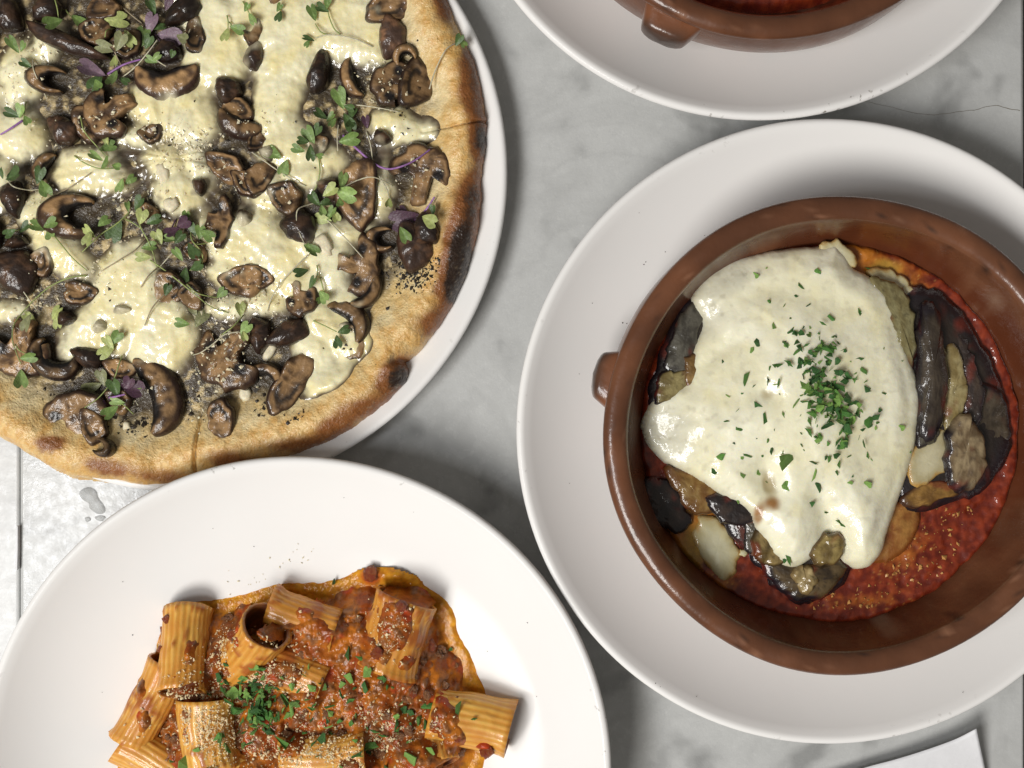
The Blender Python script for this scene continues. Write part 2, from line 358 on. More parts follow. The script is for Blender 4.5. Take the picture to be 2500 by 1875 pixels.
# ================================================================ pizza
ZP = .0105                                # underside of the pizza
PZ = .020                                 # height used to place things traced on the pizza
pc = [(1068, -60), (1097, 0), (1112, 43), (1137, 94), (1160, 142), (1175, 203), (1188, 273), (1191, 296), (1189, 316), (1184, 380), (1176, 443), (1175, 487), (1170, 545),
      (1158, 603), (1139, 666), (1132, 689), (1103, 747), (1074, 796), (1043, 834), (1012, 866), (990, 887), (999, 910), (990, 936), (947, 980), (889, 1026), (817, 1072), (759, 1096), (710, 1114),
      (620, 1140), (540, 1160), (480, 1174), (450, 1188), (384, 1196), (342, 1192), (293, 1182), (228, 1176), (156, 1166), (124, 1151), (78, 1122), (46, 1102), (0, 1075), (-70, 1020)]
cen = np.array([400.0, 385.0])
for a in np.linspace(125, 325, 24):       # the part out of frame
    if a < 132 or a > 318: continue
    pc.append((cen[0]+800*math.cos(R(a)), cen[1]+800*math.sin(R(a))))
pcw = np.array([P(x, y, PZ) for x, y in pc]); cw = np.array(P(*cen, PZ))
OUT = Radial(pcw, cw)
def near_seg(x, y, a, b):
    a, b = np.array(P(*a, PZ)), np.array(P(*b, PZ)); d = b-a; L2 = d@d
    t = np.clip(((x-a[0])*d[0]+(y-a[1])*d[1])/L2, 0, 1)
    return np.hypot(x-a[0]-t*d[0], y-a[1]-t*d[1])
def ell(x, y, cx, cy, rx, ry, ang=0, z=PZ):
    "traced ellipse (photo pixels): 0 at the centre, 1 on the edge"
    wx, wy = P(cx, cy, z); c, s = math.cos(R(ang)), math.sin(R(ang)); k = (CAM_H-z)/F
    u, v = (x-wx)/k, (y-wy)/k
    return np.hypot((u*c+v*s)/rx, (-u*s+v*c)/ry)
def dough(x, y):
    "height of the dough and distance from its outline"
    r, rho, th = OUT(x, y); wv = fbm(np.cos(th)*.1, np.sin(th)*.1, 45, 3, 1)
    d = r-rho+.0012*fbm(x, y, 90, 3, 6)
    hgt = .0145*(1+.35*wv); pk = .012*(1+.25*fbm(np.cos(th)*.1, np.sin(th)*.1, 30, 2, 8))
    low = ss(760, 700, (x/((CAM_H-PZ)/F))+1250)*ss(300, 420, (x/((CAM_H-PZ)/F))+1250)*ss(0, -.02, y+.03)
    hgt = hgt*(1-.35*low)
    t = np.clip(d/pk, 0, None)
    rise = np.sqrt(np.clip(1-(1-np.clip(t, 0, 1))**2, 0, 1))
    fall = .36+.64*np.exp(-((np.clip(t-1, 0, None))/1.15)**2)
    z = ZP+hgt*np.where(t < 1, rise, fall)
    z = z+.0011*fbm(x, y, 70, 4, 3)*ss(0, .004, d)+.0005*fbm(x, y, 260, 3, 4)*ss(0, .003, d)
    # knife cuts
    for a, b, dep in [((1200, 294), (1030, 322), .0042), ((470, 1210), (488, 1010), .0042)]:
        n = near_seg(x+.0006*fbm(x, y, 200, 2, 3), y+.0006*fbm(x, y, 200, 2, 5), a, b); z = z-dep*np.exp(-(n/.0007)**2)*ss(.045, .02, d)
    z = z-.0045*np.exp(-(near_seg(x, y, (985, 886), (965, 880))/.0022)**2)
    return z, d, th, t
CHAR = [(1150, 205, 28, 60, 1.0), (1160, 110, 20, 40, .6), (1178, 340, 26, 46, 1.3), (1160, 470, 30, 40, .9), (1135, 545, 34, 55, .9), (1118, 640, 34, 60, 1.9), (1105, 715, 26, 40, 1.0),
        (1055, 790, 36, 30, .8), (975, 925, 36, 40, 1.5), (905, 1000, 50, 26, .8), (815, 1045, 40, 26, .8), (720, 1085, 70, 22, .6), (135, 1080, 28, 18, 1.0), (400, 1165, 60, 22, .55), (300, 1140, 60, 20, .4),
        (1080, 10, 22, 46, .9), (560, 1120, 60, 22, .6), (230, 1130, 40, 24, .5)]
def dough_fn(X, Y):
    z, d, th, t = dough(X, Y)
    keep = d > -.0015; z = np.where(d < .0004, ZP-.003*ss(.0004, -.0015, d), z)
    n1 = fbm(X, Y, 55, 4, 11); n2 = fbm(X, Y, 210, 3, 12); n3 = fbm(X, Y, 700, 3, 13)
    cream = mix((.66, .47, .20), (.78, .63, .35), ss(-.3, .3, n1+.4*n2))
    gold = mix((.63, .36, .105), (.78, .55, .24), ss(-.4, .4, n2+.5*n3)); brown = np.array((.25, .090, .022)); char = np.array((.028, .014, .008))
    rimk = ss(2.15, 1.15, t+.5*n1+.25*n2)
    col = mix(cream, gold, rimk)
    e = 0
    for cx, cy, rx, ry, s in CHAR:
        e = e+s*np.exp(-ell(X+.003*n1, Y+.003*n2, cx, cy, rx*1.25, ry*1.25)**2)
    br = rimk*(.15*ss(1.0, .3, t)+.26*n2+.26*n1-.06)+1.15*e*ss(2.6, 1.5, t)+.10*n3
    col = mix(col, brown, ss(.12, .80, br)); col = mix(col, char, ss(.95, 1.6, br+.25*n3))
    col = mix(col, (.52, .40, .26), .35*ss(.1, .5, n3)*rimk*ss(.8, .2, t))          # flour dust outside
    # mushroom juices and truffle paste on the middle, shade painted in round the mushrooms
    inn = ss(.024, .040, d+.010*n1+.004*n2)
    juice_shade = ss(-.14, .16, n2*.8+n1*.5+.10)
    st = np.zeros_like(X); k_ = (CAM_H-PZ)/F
    for px, py, W, H, a in MUSH_SHADE:
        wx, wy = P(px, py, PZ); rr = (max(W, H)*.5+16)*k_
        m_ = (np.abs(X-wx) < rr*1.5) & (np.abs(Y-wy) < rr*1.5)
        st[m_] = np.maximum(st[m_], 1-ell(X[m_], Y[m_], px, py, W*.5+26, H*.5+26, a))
    juice_shade = np.maximum(juice_shade, ss(.0, .35, st+.25*n2+.1*n3))
    col = mix(col, mix((.58, .45, .23), (.030, .019, .011), juice_shade), .95*inn)
    return z, keep, col
MUSH_SHADE = []
xs, ys = pcw[:, 0], pcw[:, 1]
pizza = thing('pizza', 'round mushroom pizza with melted cheese and browned crust', 'pizza', (float(cw[0]), float(cw[1]), .0))
def pz_obj(name, mesh, mt, loc=None, rot=(0, 0, 0)):
    if loc is None: loc = (0, 0, 0)
    return obj(name, mesh, mt, pizza, (loc[0]-float(cw[0]), loc[1]-float(cw[1]), loc[2]), rot)
xlo = P(-140, 0, PZ)[0]; yhi = P(0, -140, PZ)[1]

# melted cheese: pools traced as ellipses, run together
POOLS = [(505, 40, 70, 70, 0), (530, 130, 80, 75, 0), (500, 170, 50, 40, 0), (640, 40, 90, 80, 0), (720, 60, 100, 80, 0), (850, 60, 110, 80, 0), (900, 130, 70, 30, -15), (700, 150, 75, 60, 0), (680, 220, 55, 60, 0), (665, 290, 50, 65, 0),
         (700, 355, 85, 55, 0), (745, 420, 70, 40, 0), (800, 390, 50, 30, 0), (1000, 320, 75, 32, 5), (950, 290, 50, 30, 0), (430, 265, 105, 75, -25), (350, 240, 50, 45, 0), (40, 330, 65, 65, 0), (45, 180, 55, 80, 0), (110, 90, 40, 60, 0),
         (205, 410, 85, 55, 10), (270, 440, 50, 30, 0), (430, 470, 62, 55, -20), (395, 395, 50, 40, 0), (480, 400, 30, 60, 20), (140, 615, 85, 45, -40), (300, 650, 75, 55, 40), (310, 720, 85, 90, 0), (270, 790, 110, 70, 20), (390, 810, 80, 80, 0), (200, 840, 60, 40, 20),
         (370, 880, 80, 40, 0), (600, 590, 75, 75, 0), (560, 660, 50, 40, 0), (680, 640, 70, 50, 0), (760, 590, 70, 45, 0), (800, 640, 60, 60, 0), (740, 690, 90, 45, 0), (850, 740, 50, 40, 0), (790, 790, 60, 50, 0), (760, 850, 45, 60, 10), (800, 930, 70, 50, 25), (850, 830, 60, 55, 0), (640, 740, 60, 30, 0),
         (850, 560, 50, 30, 0), (930, 460, 30, 70, 0), (560, 750, 60, 30, 0), (-20, 450, 60, 60, 0), (-60, 250, 60, 90, 0), (10, 760, 40, 30, 0), (660, 470, 60, 40, 0), (330, 330, 50, 30, 0), (640, 560, 50, 50, 0), (470, -40, 90, 50, 0), (800, -50, 150, 60, 0), (90, 520, 50, 50, 0), (520, 580, 40, 60, 30)]
def cheese_field(X, Y):
    n1 = fbm(X, Y, 60, 3, 21); n2 = fbm(X, Y, 190, 3, 22)
    xx, yy = X+.0042*n1+.0016*n2, Y+.0042*fbm(X, Y, 60, 3, 23)+.0016*fbm(X, Y, 190, 3, 25)
    f = np.full(X.shape, -9.0); acc = 0
    for cx, cy, rx, ry, a in POOLS:
        e = 1-ell(xx, yy, cx, cy, rx*1.10, ry*1.10, a); f = np.maximum(f, e*min(rx, ry)/60); acc = acc+np.exp(7*np.clip(e*min(rx, ry)/60, -1.5, 1.2))
    return np.log(acc+1e-9)/7, n1, n2
def cheese_fn(X, Y):
    f, n1, n2 = cheese_field(X, Y); z0, d, th, t = dough(X, Y)
    f = f-.9*ss(.026, .016, d)
    th_ = ss(-.30, .62, f)
    z = z0-.0008+.0056*th_+.0008*fbm(X, Y, 70, 2, 27)*th_+.00025*fbm(X, Y, 300, 2, 28)
    thick = np.clip(z-z0, 0, 1)
    pale = mix((.88, .775, .43), (.91, .85, .58), ss(-.35, .35, fbm(X, Y, 45, 3, 29)))
    pale = mix(pale, (.86, .73, .30), .55*ss(.05, .5, fbm(X, Y, 70, 3, 30)))
    col = mix((.10, .070, .040), pale, ss(.0, .0030, thick+.0010*n2))
    col = mix(col, (.20, .15, .10), .6*ss(.25, .50, fbm(X, Y, 110, 3, 33)+.1*n1)*ss(.0048, .0026, thick))
    return z, (f > -.30) & (d > .012), col
x0, x1 = P(-140, 0, PZ)[0], P(1120, 0, PZ)[0]; y0, y1 = P(0, 1090, PZ)[1], P(0, -140, PZ)[1]
pz_obj('melted_cheese', grid('melted_cheese', x0, x1, y0, y1, .0007, cheese_fn), M['cheese'])
def top_z(x, y):
    x, y = np.atleast_1d(np.asarray(x, float)), np.atleast_1d(np.asarray(y, float))
    z0 = dough(x, y)[0]; f = cheese_field(x, y)[0]
    return np.maximum(z0, z0-.0008+.0056*ss(-.30, .62, f))

# ---------------------------------------------------------------- mushrooms
TAN, TAN2, SKIN, GILL = np.array((.34, .20, .088)), np.array((.066, .035, .017)), np.array((.034, .016, .010)), np.array((.010, .007, .006))
def disc_slab(outl, thick, zfn, colfn, centre=(0, 0), rings=9, under=.002):
    "star-shaped slab: rings from the centre to the outline, rounded edge, closed below"
    o = np.asarray(outl, float); m = len(o); c = np.array(centre, float); V = [np.array([[c[0], c[1]]])]; S = [np.zeros(1)]
    for k in range(1, rings+1):
        t = (k/rings)**.85; V.append(c+(o-c)*t); S.append(np.full(m, t))
    xy = np.vstack(V); s = np.concatenate(S); x, y = xy.T
    z = zfn(x, y, s)+thick*np.sqrt(np.clip(1-np.clip((s-.80)/.2, 0, 1)**2*.9, 0, 1))
    top = np.c_[x, y, z]; skirt = np.c_[c+(o-c)*.985, zfn(o[:, 0], o[:, 1], np.ones(m))-under]
    Vv = np.vstack([top, skirt]); Fc = [(0, 1+j, 1+(j+1) % m) for j in range(m)]
    for k in range(rings-1):
        a = 1+k*m; Fc += [(a+j, a+m+j, a+m+(j+1) % m, a+(j+1) % m) for j in range(m)]
    a = 1+(rings-1)*m; b = 1+rings*m; Fc += [(a+j, b+j, b+(j+1) % m, a+(j+1) % m) for j in range(m)]
    Fc.append(tuple(b+j for j in range(m-1, -1, -1)))
    col = colfn(np.r_[x, o[:, 0]], np.r_[y, o[:, 1]], np.r_[s, np.ones(m)*1.05])
    return new_mesh('slab', Vv, Fc, col)
UMB = [(0, .5), (.2, .47), (.36, .36), (.47, .18), (.5, 0), (.46, -.12), (.38, -.10), (.31, -.01), (.2, -.04), (.15, -.2), (.14, -.36), (.16, -.48), (0, -.5), (-.15, -.47), (-.14, -.36), (-.15, -.18), (-.2, -.04), (-.31, 0), (-.38, -.1), (-.46, -.1), (-.5, 0), (-.46, .2), (-.35, .37), (-.2, .47)]
def mush(kind, W, H, seed, tint=1.0):
    "W, H in metres; returns a mesh lying flat"
    q = np.random.default_rng(seed); sd = q.uniform(0, 50); b1, b2 = q.uniform(-1, 1, 2)
    def wr(x, y): return .0013*fbm(x, y, 130, 2, sd)+.0004*fbm(x, y, 420, 2, sd+1)
    if kind == 'umb':
        o = crom_closed(UMB, 72)*[W, H]; o += np.c_[fbm(o[:, 0], o[:, 1], 140, 2, sd), fbm(o[:, 0], o[:, 1], 140, 2, sd+3)]*.0034
        def zf(x, y, s): return wr(x, y)+b1*.06*x*x/W*4+b2*.05*y
        def cf(x, y, s):
            u, v = x/W, y/H; n = fbm(x, y, 170, 2, sd+2); nn = fbm(x*3, y*.6, 200, 2, sd+7)
            c = mix(TAN2, TAN, ss(-.25, .35, n+.5*nn+.15)); g = np.maximum(np.exp(-(((u-.27)/.13)**2+((v-.05)/.14)**2)), np.exp(-(((u+.27)/.13)**2+((v-.05)/.14)**2)))
            c = mix(c, GILL, ss(.30, .75, g+.25*n)); c = mix(c, SKIN, ss(.80, .93, s+.10*n)*ss(-.25, .0, v+.1*n)); return mix(c, SKIN, .6*ss(.9, 1.0, s))*tint
        return disc_slab(o, .0034, zf, cf, (0, .08*H))
    if kind in ('ring', 'cap', 'bean'):
        a = np.linspace(0, 2*np.pi, 60, endpoint=False); e = 1+.10*np.cos(2*a+sd)+.09*np.cos(3*a+2*sd)+.05*np.cos(5*a+sd*3)+.03*np.cos(8*a+sd*5)
        if kind == 'bean': e = e*(1-.42*np.exp(-((np.angle(np.exp(1j*(a-np.pi))))/.55)**2))
        o = np.c_[np.cos(a)*e*W/2, np.sin(a)*e*H/2]
        if kind == 'cap':
            def zf(x, y, s): return .0042*(1-s*s)+wr(x, y)*1.1+b1*.05*x
            def cf(x, y, s):
                n = fbm(x, y, 150, 2, sd+2); st = fbm(x*.5+y, y*3-x, 220, 2, sd+5); c = mix((.035, .020, .014), (.115, .058, .030), ss(-.2, .4, n+.6*st)); return mix(c, SKIN, ss(.75, 1, s+.2*n))*tint
            return disc_slab(o, .0030, zf, cf)
        def zf(x, y, s): return wr(x, y)*1.2-.0012*np.exp(-(s/.5)**2)+b1*.06*x+b2*.05*y
        def cf(x, y, s):
            n = fbm(x, y, 160, 2, sd+2); st = fbm(x*.4, y*2.5, 240, 2, sd+5); c = mix(TAN2, TAN, ss(-.3, .3, n+.5*st+.1))
            pa = np.angle(np.exp(1j*(np.arctan2(y/H, x/W)-sd)))           # gills: a black arc inside the pale flesh
            g = np.exp(-((s-.52-.08*b2)/.13)**2)*ss(2.0, 1.3, np.abs(pa)+.5*n); c = mix(c, GILL, ss(.30, .65, g+.25*n))
            c = mix(c, TAN*1.12, .7*np.exp(-(s/.30)**2)); return mix(c, SKIN, ss(.80, .92, s+.12*n)*ss(2.9, 2.2, np.abs(pa)))*tint
        return disc_slab(o, .0036, zf, cf)
    # crescents and curled slices: sweep along an arc
    span = {'cres': R(125), 'curl': R(235)}[kind]; ns, nt_ = 13, 44
    t = np.linspace(-.5, .5, nt_); s = np.linspace(-1, 1, ns); Tm, Sm = np.meshgrid(t, s, indexing='ij')
    if kind == 'cres': rad = W/2/math.sin(span/2); half = H*.30
    else: rad = min(W, H)*.33; half = min(W, H)*.19
    hw = half*(1-np.abs(2*Tm)**3*.75); ang = np.pi/2+Tm*span
    rr = rad*(1+.06*np.sin(5*Tm+sd))+Sm*hw; x = rr*np.cos(ang)*(W/(2*rad+half*1.2) if kind == 'curl' else 1); y = rr*np.sin(ang)*(H/(2*rad+half*1.2) if kind == 'curl' else 1)-(rad*.80 if kind == 'cres' else 0)
    z = .0046*np.sqrt(np.clip(1-Sm**2*.97, 0, 1))*(1-.35*np.abs(2*Tm)**4)+wr(x, y)*1.2+b1*.06*x
    n = fbm(x, y, 170, 2, sd+2); c = mix(TAN2, TAN, ss(-.3, .3, n+.1)); c = mix(c, GILL, ss(-.25, -.60, Sm+.35*n)); c = mix(c, SKIN, ss(.42, .72, Sm+.2*n)); c = c*tint
    top = np.stack([x, y, z], -1).reshape(-1, 3); bot = np.stack([x, y, np.full_like(z, -.0025)], -1).reshape(-1, 3); N_ = nt_*ns
    Fc = []
    for i in range(nt_-1):
        for j in range(ns-1): a = i*ns+j; Fc.append((a, a+ns, a+ns+1, a+1))
    edge = [i*ns for i in range(nt_)]+[(nt_-1)*ns+j for j in range(1, ns)]+[i*ns+ns-1 for i in range(nt_-2, -1, -1)]+[j for j in range(ns-2, 0, -1)]
    for k in range(len(edge)): a, b = edge[k], edge[(k+1) % len(edge)]; Fc.append((b, a, N_+a, N_+b))
    return new_mesh('slab', np.vstack([top, bot]), Fc, np.vstack([c.reshape(-1, 3)]*2))
# kind, x, y, width, height (photo px), turn (deg), lift (mm), tint, tilt x, tilt y (deg)
MUSH = [
 ('ring', 947, 10, 120, 80, 10, 2.5, 1.0, 8, 0), ('cap', 955, 84, 75, 95, 0, 1.2, 2.0, 0, 8), ('umb', 968, 205, 120, 130, 70, 3.0, .75, 6, -6), ('ring', 1012, 200, 95, 110, -20, 2.2, .6, 0, 12), ('curl', 988, 139, 60, 66, 30, 2.0, 1.0, 0, 0),
 ('cap', 776, 172, 44, 120, -16, 2.2, .42, 0, -10), ('cres', 852, 185, 90, 60, 110, 1.0, 1.1, 0, 0), ('umb', 1028, 425, 155, 150, -12, 3.0, 1.0, 4, -5), ('ring', 872, 470, 100, 172, 6, 3.0, 1.15, 0, -6), ('cap', 800, 455, 60, 50, 0, .6, 1.2, 0, 0),
 ('ring', 693, 478, 84, 84, 20, 2.0, .75, 5, 0), ('cap', 727, 550, 86, 86, 0, 2.0, .5, 0, 0), ('curl', 936, 579, 62, 92, 95, 2.5, .95, 0, 0), ('cap', 1012, 600, 100, 112, 20, 2.6, 1.25, -6, 0), ('cap', 1040, 560, 60, 80, 40, 2.8, .5, -6, 0),
 ('umb', 872, 645, 150, 104, -100, 2.6, .95, 0, 8), ('cres', 895, 705, 100, 60, -120, 2.2, .8, 0, 0), ('umb', 730, 724, 86, 92, 200, 2.0, .85, 0, 8), ('cres', 850, 775, 120, 80, -50, 2.0, .6, 0, 0), ('ring', 845, 830, 120, 80, -50, .4, .8, 0, 0),
 ('ring', 629, 430, 66, 92, -20, 2.2, .8, 0, 0), ('ring', 617, 675, 80, 70, 0, 1.0, 1.1, 0, 0), ('umb', 552, 868, 180, 165, 145, 3.0, .95, -4, 8), ('cap', 629, 815, 60, 80, 0, 1.2, .8, 0, 0), ('cap', 701, 812, 110, 62, 30, 1.8, .75, 0, 0),
 ('bean', 700, 935, 90, 172, -28, 3.2, .85, 0, 10), ('curl', 643, 928, 94, 70, -10, 3.2, .95, 0, 0), ('cres', 376, 960, 180, 130, -75, 2.6, .85, 0, 0), ('bean', 533, 1022, 82, 98, -5, 2.2, .95, 0, 0), ('umb', 178, 1012, 165, 120, 8, 3.2, .95, 6, -4),
 ('ring', 222, 1040, 66, 90, 30, 2.6, .9, 0, 0), ('curl', 246, 1090, 44, 60, -110, 2.6, .35, 0, 0), ('umb', 42, 850, 150, 150, 170, 3.0, 1.25, 0, 6), ('curl', 128, 866, 124, 108, 150, 3.2, .5, 0, 0), ('cap', 205, 870, 84, 50, -35, 2.0, .5, 0, 0),
 ('ring', 280, 978, 70, 60, 0, 1.6, .9, 0, 0), ('cap', 153, 775, 40, 40, 0, 1.8, .4, 0, 0), ('ring', 283, 900, 80, 50, -20, .6, 1.3, 0, 0), ('curl', 185, 527, 104, 172, 90, 3.4, 1.15, 0, 0), ('cap', 23, 480, 60, 84, 0, 2.6, .5, 0, 0),
 ('cap', 28, 660, 118, 105, 0, 3.4, .8, 0, 0), ('ring', 88, 637, 70, 72, 30, .6, .85, 0, 0), ('cap', 30, 587, 52, 34, 20, 2.6, .45, 0, 0), ('umb', 528, 540, 130, 72, -95, 2.6, .85, 0, 0), ('ring', 545, 402, 106, 66, -20, 2.6, 1.1, 0, 0),
 ('ring', 600, 445, 90, 60, -40, 2.2, .9, 0, 0), ('ring', 587, 682, 116, 76, 20, 1.6, 1.15, 0, 0), ('bean', 180, 712, 94, 62, -15, 1.0, .9, 0, 0), ('cap', 290, 757, 44, 26, 10, 1.0, .5, 0, 0), ('cap', 240, 797, 40, 30, 30, 1.2, .6, 0, 0), ('ring', 405, 700, 80, 96, 0, .2, .9, 0, 0),
 ('cap', 150, 96, 190, 48, -24, 3.0, .9, 0, 0), ('curl', 122, 190, 66, 124, 80, 2.6, .85, 0, 0), ('cres', 405, 185, 146, 120, 180, 2.6, 1.25, 0, 0), ('umb', 262, 268, 130, 130, 120, 3.4, 1.1, 5, 5), ('ring', 215, 292, 110, 86, 20, 2.0, .95, 0, 0),
 ('cap', 145, 312, 60, 92, 40, 2.2, 1.1, 0, 0), ('ring', 570, 264, 76, 72, 0, 2.0, 1.05, 0, 0), ('cres', 581, 300, 100, 90, 160, 2.6, .8, 0, 0), ('cap', 550, 214, 70, 60, 0, 2.0, .6, 0, 0), ('ring', 610, 67, 56, 72, 0, 2.0, .7, 0, 0), ('cap', 615, 130, 50, 70, 0, .8, .9, 0, 0),
 ('cap', 107, 14, 76, 60, 0, 3.0, .55, 0, 0), ('ring', 226, 70, 84, 70, 30, 2.4, .7, 0, 0), ('ring', 243, 14, 90, 60, 0, 2.4, .9, 0, 0), ('cap', 443, 20, 100, 60, 20, 2.8, .35, 0, 0), ('bean', 470, 84, 60, 90, 10, 2.6, .4, 0, 0), ('cres', 95, 398, 70, 60, 60, 1.8, .8, 0, 0),
 ('cap', 12, 30, 60, 90, 0, 2.6, .5, 0, 0), ('ring', 300, 100, 80, 70, 0, 2.2, .5, 0, 0), ('cap', 400, 120, 70, 60, 30, 2.2, .4, 0, 0), ('ring', 360, 320, 60, 50, 0, 1.2, .6, 0, 0), ('cap', 480, 450, 36, 40, 0, 1.4, .5, 0, 0), ('ring', 350, 520, 60, 50, 0, 1.2, .8, 0, 0), ('ring', 470, 610, 60, 54, 20, 1.6, .9, 0, 0),
 ('cap', 590, 530, 44, 40, 0, 1.0, .6, 0, 0), ('ring', 460, 720, 60, 70, 0, 1.4, .7, 0, 0), ('ring', 770, 350, 50, 60, 0, .5, .8, 0, 0), ('cap', 930, 330, 40, 40, 0, .4, .8, 0, 0), ('cap', 650, 370, 44, 36, 0, .6, .5, 0, 0), ('ring', 620, 340, 50, 50, 0, 1.6, .5, 0, 0),
 ('ring', -60, 560, 110, 90, 0, 2.5, .9, 0, 0), ('umb', -70, 380, 130, 120, 60, 2.5, 1, 0, 0), ('cap', -70, 90, 100, 80, 0, 2.5, .6, 0, 0), ('ring', 330, -50, 120, 80, 0, 2.5, .8, 0, 0), ('umb', 650, -60, 130, 120, 30, 2.5, 1, 0, 0),
]
for k, px, py, W, H, a, *_ in MUSH:       # shade cast round every mushroom, put into the dough colour
    MUSH_SHADE.append((px, py, W, H, a))
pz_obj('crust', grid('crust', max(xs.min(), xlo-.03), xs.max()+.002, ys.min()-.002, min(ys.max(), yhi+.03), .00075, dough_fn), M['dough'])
MZ = []
for i, (k, px, py, W, H, a, lift, tint, tx, ty) in enumerate(MUSH):
    x, y = P(px, py, PZ+.004); me = mush(k, W*PX*1.03, H*PX*1.03, 100+i, tint)
    z = float(np.mean(dough(np.array([x]), np.array([y]))[0]))+.0006+lift*.00075
    at = me.color_attributes['Col'].data; nv = len(me.vertices); cc = np.empty(nv*4, np.float32); at.foreach_get('color', cc); cc = cc.reshape(-1, 4)
    vv = np.empty(nv*3, np.float32); me.vertices.foreach_get('co', vv); vv = vv.reshape(-1, 3); ca, sa = math.cos(R(a)), math.sin(R(a)); gx, gy = x+vv[:, 0]*ca-vv[:, 1]*sa, y+vv[:, 0]*sa+vv[:, 1]*ca
    fv = cheese_field(gx, gy)[0]; film = .85*ss(.15, .75, fv+.7*fbm(gx, gy, 110, 2, i)-.24*lift+.18)   # smears of melted cheese stuck to the slice
    cc[:, :3] = mix(cc[:, :3], (.72, .65, .45), film); at.foreach_set('color', cc.ravel())
    tx += float(rng.uniform(-9, 9)); ty += float(rng.uniform(-9, 9))
    pz_obj('mushroom_slice', me, M['mushroom'], (float(x), float(y), z), (R(tx), R(ty), R(a)))
    MZ.append((float(x), float(y), max(W, H)*PX/2, min(W, H)*PX/2, z+.004))
def lie_z(x, y):
    "height of whatever lies at (x, y) on the pizza"
    z = float(top_z(x, y)[0])
    for mx, my, r, r2, mz in MZ:
        if math.hypot(x-mx, y-my) < (r+r2)/2*.95: z = max(z, mz)
    return z

# grated cheese, herb flecks: nobody could count them
def chip_mesh(n, pos, smin, smax, flat=.6, seed=0):
    "n irregular little lumps (octahedra) in one mesh"
    q = np.random.default_rng(seed); base = np.array([(1, 0, 0), (-1, 0, 0), (0, 1, 0), (0, -1, 0), (0, 0, 1), (0, 0, -1)], float)
    fb = np.array([(0, 2, 4), (2, 1, 4), (1, 3, 4), (3, 0, 4), (2, 0, 5), (1, 2, 5), (3, 1, 5), (0, 3, 5)])
    V, Fc = [], []
    for i in range(n):
        s = smin+(smax-smin)*q.random()**2.2; b = base*(1+.5*q.uniform(-1, 1, (6, 1)))*[1, q.uniform(.5, 1), flat]+.25*q.normal(size=(6, 3))*[1, 1, .4]
        a = q.uniform(0, 2*np.pi); c, sn = math.cos(a), math.sin(a); b = b@np.array([[c, sn, 0], [-sn, c, 0], [0, 0, 1]])
        V.append(b*s+pos[i]); Fc.append(fb+6*i)
    return new_mesh('chips', np.vstack(V), np.vstack(Fc), smooth=False)
def scatter_px(regs, n, seed):
    q = np.random.default_rng(seed); wts = np.array([r[4] if len(r) > 4 else r[2]*r[3] for r in regs], float); wts /= wts.sum(); out = []
    for k in q.choice(len(regs), n, p=wts): r = regs[k]; g = q.normal(size=2)*.55; out.append((r[0]+r[2]*g[0], r[1]+r[3]*g[1]))
    return np.array(out)
pr = [(45, 180, 60, 80), (90, 110, 50, 60), (150, 320, 80, 60), (290, 300, 90, 60), (430, 340, 90, 60, 9000), (480, 370, 60, 60, 8000), (560, 430, 60, 50), (90, 500, 60, 80, 5500), (70, 720, 70, 70, 8000), (520, 740, 60, 60), (560, 850, 90, 90, 9000), (500, 930, 60, 50), (640, 800, 50, 50), (690, 480, 60, 40),
      (930, 200, 70, 60, 5500), (870, 400, 60, 40), (620, 300, 60, 60), (420, 60, 60, 60), (250, 100, 120, 60), (640, 730, 90, 50), (470, 1000, 60, 40), (330, 960, 60, 40), (1010, 420, 60, 60), (350, 480, 60, 60), (300, 540, 90, 60), (490, 620, 70, 60), (230, 680, 60, 60)]
pp = scatter_px(pr, 2000, 5); wx, wy = P(pp[:, 0], pp[:, 1], PZ)
zz = top_z(wx, wy); 
for i in range(len(zz)):
    for mx, my, r, r2, mz in MZ:
        if math.hypot(wx[i]-mx, wy[i]-my) < r2*.8: zz[i] = max(zz[i], mz+.0006)
tag(pz_obj('grated_cheese', chip_mesh(len(wx), np.c_[wx, wy, zz+.0003], .00022, .0011, .7, 6), M['grain']), kind='stuff')
fr = [(1015, 655, 48, 40, 16000), (1000, 690, 45, 25, 2500), (960, 690, 40, 50, 900), (985, 280, 25, 40, 800), (1000, 130, 20, 40, 400), (1060, 110, 15, 15, 120), (330, 1040, 40, 22, 3500), (300, 1030, 60, 30, 800), (470, 1000, 60, 40, 1600), (640, 990, 30, 30, 1200), (730, 1015, 30, 14, 1200), (150, 960, 60, 30, 500),
      (430, 280, 80, 50, 100), (700, 300, 200, 200, 600), (300, 600, 250, 250, 1500), (850, 850, 70, 70, 700), (560, 380, 60, 60, 700), (460, 340, 60, 50, 500)]
pp = scatter_px(fr, 720, 8); wx, wy = P(pp[:, 0], pp[:, 1], PZ)
tag(pz_obj('herb_fleck', chip_mesh(len(wx), np.c_[wx, wy, top_z(wx, wy)+.0001], .0003, .0014, .4, 9), M['fleck']), kind='stuff')
